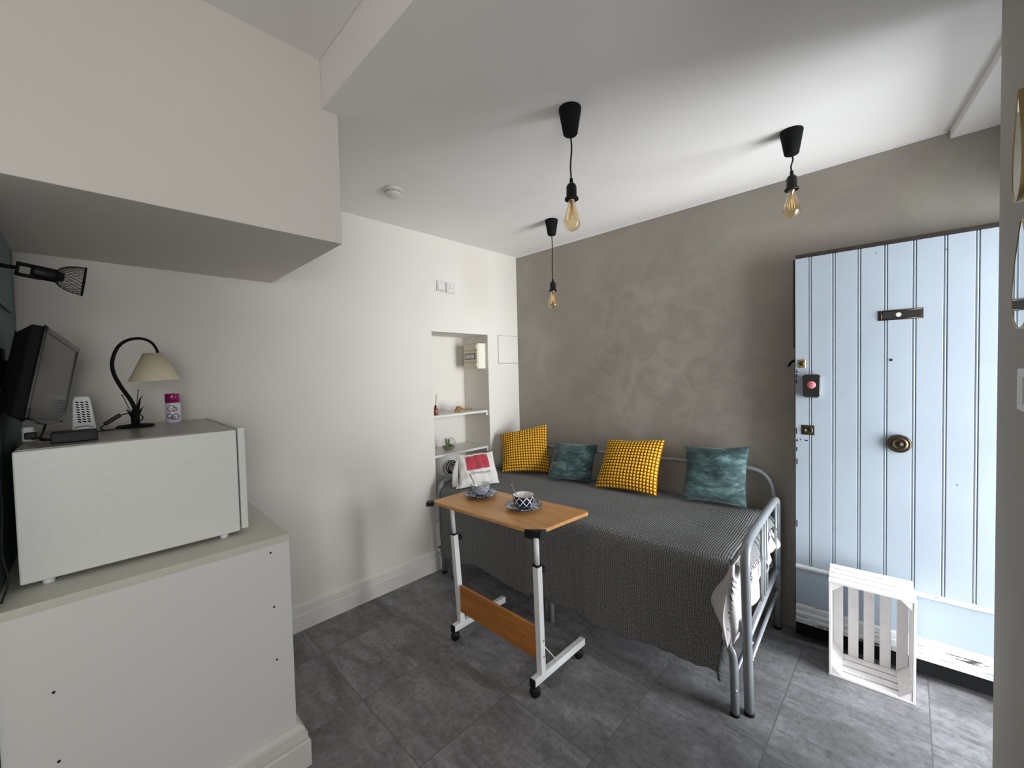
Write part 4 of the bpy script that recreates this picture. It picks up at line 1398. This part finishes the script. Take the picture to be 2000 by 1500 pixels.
# ================================================================== pendants
def pendant(x, y, zs, label, kink):
    """zs: z of the top of the lamp holder"""
    t_ = thing('pendant_lamp', label, 'pendant lamp', (x, y, HC), group='bare bulb pendants on the ceiling')
    MB().lathe([(0.0, 0.0), (0.0425, 0.0), (0.0435, -0.004), (0.0275, -0.096), (0.024, -0.100), (0.0, -0.101)], seg=36).build('ceiling_cup', M['blackm'], t_)
    z = zs - HC
    pts = catmull([(0, 0, -0.099), (kink, -kink, -0.099 + (z + 0.099) * 0.3), (-kink * 0.5, kink * 0.5, -0.099 + (z + 0.099) * 0.7), (0, 0, z)], 8)
    MB().tube(pts, 0.0032, 8).build('cord', M['black'], t_)
    MB().lathe([(0.0, 0.002), (0.0065, 0.002), (0.0075, -0.016), (0.014, -0.019), (0.0195, -0.028), (0.0205, -0.070), (0.0265, -0.072), (0.0270, -0.079), (0.0205, -0.081), (0.018, -0.074), (0.0, -0.072)][::-1], (0, 0, z), 28).build('lamp_holder', M['black'], t_)
    b_ = MB().lathe([(0.0135, -0.074), (0.014, -0.090), (0.018, -0.108), (0.0265, -0.135), (0.0315, -0.155), (0.0322, -0.166), (0.030, -0.178), (0.022, -0.190), (0.010, -0.197), (0.0, -0.199)], (0, 0, z), 32).build('bulb', M['amber'], t_)
    MB().lathe([(0.0, -0.070), (0.013, -0.072), (0.013, -0.084), (0.008, -0.088), (0.004, -0.10), (0.0, -0.102)], (0, 0, z), 16).build('bulb_cap', M['screw'], b_)
    m_ = MB()
    for k in range(6):
        a = 2 * pi * k / 6
        r0, r1 = 0.004, 0.012
        m_.tube([(r0 * cos(a), r0 * sin(a), z - 0.098), (r1 * cos(a), r1 * sin(a), z - 0.158)], 0.0007, 4)
        a2 = a + pi / 6
        m_.tube([(r1 * cos(a), r1 * sin(a), z - 0.158), (r0 * cos(a2), r0 * sin(a2), z - 0.100)], 0.0007, 4)
    m_.tube([(0, 0, z - 0.098), (0, 0, z - 0.14)], 0.0018, 6)
    m_.build('filament', M['filament'], b_)
    return t_


pendant(1.321, 0.940, 2.188, 'black pendant with a bare amber bulb, nearest the camera', 0.0025)
pendant(2.140, 0.367, 2.284, 'black pendant with a bare amber bulb and short cord, nearest the blue door', 0.004)
pendant(2.182, 1.720, 2.062, 'black pendant on the longest cord, hanging nearest the far corner', 0.0015)

# smoke detector
t = thing('smoke_detector', 'round white smoke detector on the ceiling above the white wall', 'smoke detector', (1.181, 2.017, HC))
MB().lathe([(0.0, 0.0), (0.052, 0.0), (0.052, -0.010), (0.047, -0.013), (0.0, -0.013)], seg=36).build('base', M['trimw'], t)
MB().lathe([(0.0, -0.012), (0.044, -0.013), (0.043, -0.026), (0.036, -0.034), (0.0, -0.035)], seg=36).build('cover', M['trimw'], t)
m = MB()
for k in range(20):
    a = 2 * pi * k / 20
    m.box((0.0425, -0.004, -0.024), (0.0442, 0.004, -0.017), Matrix.Rotation(a, 4, 'Z'))
m.build('vents', M['seam'], t)

# ================================================================== wall plates and niche
t = thing('light_switch', 'white square light switch high on the wall, left of the round socket', 'switch', (1.828, YW, 2.095))
MB().box((-0.040, -0.009, -0.040), (0.040, 0, 0.040)).build('plate', M['swgrey'], t, bevel=0.003)
MB().box((-0.028, -0.012, -0.028), (0.028, -0.0075, 0.028)).build('rocker', M['trimw'], t, bevel=0.0015)
MB().box((-0.030, -0.0094, -0.030), (-0.028, -0.0085, 0.030)).box((-0.030, -0.0094, -0.030), (0.030, -0.0085, -0.028)).build('gap', M['chip'], t)
t = thing('wall_socket', 'white power socket with round recess beside the square switch', 'socket', (1.914, YW, 2.090))
MB().box((-0.040, -0.010, -0.040), (0.040, 0, 0.040)).build('plate', M['swgrey'], t, bevel=0.003)
MB().lathe([(0.0, 0.0005), (0.020, 0.0005), (0.0215, 0.003), (0.023, 0.0)], seg=28, X=Matrix.Translation((0, -0.010, 0)) @ Matrix.Rotation(pi / 2, 4, 'X')).build('recess', M['ivory'], t)
for x, z in ((-0.009, 0.0), (0.009, 0.0), (0, 0.012)):
    MB().lathe([(0.0, 0.001), (0.0035, 0.001), (0.0035, 0)], seg=12, X=Matrix.Translation((x, -0.0104, z)) @ Matrix.Rotation(pi / 2, 4, 'X')).build('contact_hole', M['chip'], t)
t = thing('light_switch', 'white switch on the grey wall at the right, below the two mirrors', 'switch', (1.36, -0.18, 1.385))
MB().box((-0.055, 0, -0.045), (0.055, 0.010, 0.045)).build('plate', M['swgrey'], t, bevel=0.003)
MB().box((-0.030, 0.009, -0.028), (0.030, 0.013, 0.028)).build('rocker', M['trimw'], t, bevel=0.0015)

t = thing('access_panel', 'flush white square hatch in the corner right of the niche', 'hatch', (2.523, YW, 1.64))
MB().box((-0.118, -0.006, -0.116), (0.118, 0, 0.116)).build('cover', M['white'], t, bevel=0.001)
MB().box((-0.122, -0.0012, -0.120), (0.121, 0, 0.120)).build('gap', M['seam'], t)

t = thing('fuse_box', 'ivory fuse box fixed to the right side of the niche', 'fuse box', (2.244, 2.618, 1.584))
MB().box((-0.030, -0.088, -0.105), (0.044, 0.088, 0.105)).build('enclosure', M['ivory'], t, bevel=0.004)
cv = MB().box((-0.046, -0.086, -0.103), (-0.029, 0.086, 0.103)).build('front_cover', M['ivory_shaded'], t, bevel=0.003)
MB().box((-0.0475, -0.062, -0.026), (-0.0455, 0.070, 0.022)).build('breaker_window', M['chip'], cv)
for k in range(6):
    y = 0.054 - k * 0.0195
    MB().box((-0.050, y - 0.0085, -0.020), (-0.047, y + 0.0085, 0.016)).build('breaker', M['swgrey'], cv, bevel=0.001)
m = MB().box((-0.0472, -0.086, 0.046), (-0.0455, 0.086, 0.048)).box((-0.0472, -0.086, -0.050), (-0.0455, 0.086, -0.048))
m.build('cover_seam', M['chip'], cv)
for z in (0.075, -0.070):
    MB().box((-0.050, -0.082, z - 0.010), (-0.0455, -0.070, z + 0.010)).build('latch', M['screw'], cv, bevel=0.001)
for zt_, lab in ((1.134, 'upper white shelf in the niche carrying the reddish bottle'), (0.836, 'lower white shelf in the niche carrying the glass terrarium')):
    t = thing('niche_shelf', lab, 'shelf', (2.011, 2.667, zt_), group='shelves in the wall niche')
    MB().box((-0.274, -0.150, -0.017), (0.274, 0.148, 0.0)).build('board', M['trimw'], t, bevel=0.001)
    MB().box((0.255, -0.152, -0.042), (0.274, 0.14, -0.0175)).build('support_batten', M['trimw'], t, bevel=0.002)

t = thing('reed_diffuser', 'tiny reddish bottle with a reed on the upper niche shelf', 'bottle', (1.806, 2.575, 1.134))
MB().lathe([(0.0, 0), (0.014, 0.0), (0.0155, 0.003), (0.0155, 0.046), (0.010, 0.056), (0.0075, 0.058), (0.0075, 0.066), (0.0, 0.066)], seg=24).build('bottle', M['amberbottle'], t)
MB().lathe([(0.0, 0.060), (0.0085, 0.060), (0.0085, 0.072), (0, 0.072)], seg=18).build('cap', M['black'], t)
for dx, dy, h_ in ((0.016, -0.004, 0.165), (0.006, 0.006, 0.150)):
    MB().tube([(0, 0, 0.068), (dx, dy, h_)], 0.0014, 6).build('reed', M['reed'], t)
t = thing('dried_pod', 'brown dried seed pod lying on the upper niche shelf', 'ornament', (2.08, 2.60, 1.134))
m = MB()
path = catmull([(-0.085, -0.01, 0.006), (-0.060, -0.008, 0.016), (-0.035, 0.0, 0.026), (0.0, 0.004, 0.022), (0.03, 0.0, 0.013), (0.075, -0.004, 0.013), (0.105, -0.006, 0.010)], 6)
rad = [0.005 + 0.017 * math.exp(-((i / (len(path) - 1) - 0.32) / 0.16) ** 2) + 0.002 * sin(i * 1.9) for i in range(len(path))]
m.tube([(p[0], p[1], max(p[2], r)) for p, r in zip(path, rad)], rad, 12)
m.build('pod', M['shell'], t)
m = MB()
for k in range(5):
    a = 2 * pi * k / 5
    m.tube(catmull([(-0.035, 0.0, 0.030), (-0.035 + 0.012 * cos(a), 0.010 * sin(a), 0.040), (-0.035 + 0.022 * cos(a), 0.018 * sin(a), 0.036)]), [0.006 - 0.0003 * i for i in range(17)], 8)
m.build('husk', M['shell'], t)

t = thing('terrarium', 'round glass terrarium with a small cactus on the lower niche shelf', 'terrarium', (1.952, 2.620, 0.836))
gp = [(0.030, 0.0)]
for k in range(1, 17):
    a = -pi / 2 + 0.55 + (pi - 0.55 - 0.45) * k / 16
    gp.append((0.058 * cos(a), 0.052 + 0.058 * sin(a)))
MB().lathe([(0.0, 0.001)] + gp, seg=36).build('glass_globe', M['globe'], t)
MB().lathe([(0.0, 0.004), (0.034, 0.005), (0.050, 0.028), (0.044, 0.034), (0.02, 0.036), (0.0, 0.034)], seg=28).build('pebbles', M['soil'], t)
m = MB()
m.tube(catmull([(-0.018, 0, 0.032), (-0.020, 0, 0.060), (-0.022, 0, 0.086), (-0.022, 0, 0.094)]), [0.009 + 0.0006 * sin(i) if i < 21 else 0.004 for i in range(25)], 10)
m.tube(catmull([(-0.012, -0.005, 0.036), (-0.004, -0.006, 0.060), (0.001, -0.006, 0.082), (0.001, -0.006, 0.092)]), [0.008 if i < 21 else 0.003 for i in range(25)], 10)
m.build('cactus', M['green'], t)
m = MB()
for k in range(9):
    a = 2 * pi * k / 9
    m.tube([(0.022, 0.0, 0.034), (0.022 + 0.012 * cos(a), 0.012 * sin(a), 0.046), (0.022 + 0.018 * cos(a), 0.018 * sin(a), 0.052)], [0.004, 0.004, 0.001], 6)
m.build('succulent', M['green'], t)
t = thing('cable_coil', 'black coiled cable hanging in the niche behind the tote bag', 'cable', (2.09, 2.77, 0.655))
for k, (r, oy) in enumerate(((0.055, 0.0), (0.046, -0.012), (0.038, -0.022))):
    MB().tube([(r * cos(2 * pi * i / 36), oy, r * 0.95 * sin(2 * pi * i / 36) - 0.006 * k) for i in range(36)], 0.0050, 8, closed=True).build('loop', M['black'], t)
MB().tube([(0, 0.046, 0.052), (0, -0.03, 0.052), (0, -0.034, 0.060)], 0.003, 8).build('hook', M['screw'], t)

# ================================================================== mirrors on the near right wall
def drop(w_, h_, s_, top=0.5):
    """teardrop / oval outline in (x, z), centre at 0"""
    out = []
    n_ = 48
    for i in range(n_):
        a = 2 * pi * i / n_
        k = (sin(a) + 1) / 2
        wid = w_ * (1 - s_ * k ** 1.3)
        out.append((wid * cos(a), h_ * sin(a)))
    return out


def mirror(x, z, w_, h_, s_, depth, label):
    t_ = thing('wall_mirror', label, 'mirror', (x, -0.18, z), group='drop shaped mirrors on the right wall')
    ol = drop(w_, h_, s_)
    m_ = MB()
    n_ = len(ol)
    inner = [(p[0] * 0.965, p[1] * 0.975) for p in ol]
    for ring_, y_ in ((ol, 0.002), (ol, depth), (inner, depth), (inner, depth * 0.6)):
        for p in ring_:
            m_.v.append((p[0], y_, p[1]))
    for k in range(3):
        for i in range(n_):
            j = (i + 1) % n_
            m_.face([k * n_ + j, k * n_ + i, (k + 1) * n_ + i, (k + 1) * n_ + j], True)
    m_.build('frame', M['brass'], t_)
    g_ = MB()
    g_.prism([(p[0] * 1.002, p[1] * 1.002) for p in inner], 'y', depth * 0.70, depth * 0.95)
    g_.build('glass', M['mirror'], t_)
    MB().tube([(0.010 * cos(2 * pi * i / 16), 0.012, h_ + 0.012 + 0.010 * sin(2 * pi * i / 16)) for i in range(16)], 0.0018, 6, closed=True).build('hanging_ring', M['brass'], t_)
    return t_


mirror(1.355, 1.892, 0.072, 0.115, 0.80, 0.022, 'upper brass rimmed mirror on the right wall, cut by the photo edge')
mirror(1.315, 1.622, 0.130, 0.110, 0.72, 0.020, 'lower oval brass rimmed mirror on the right wall with bluish glass')
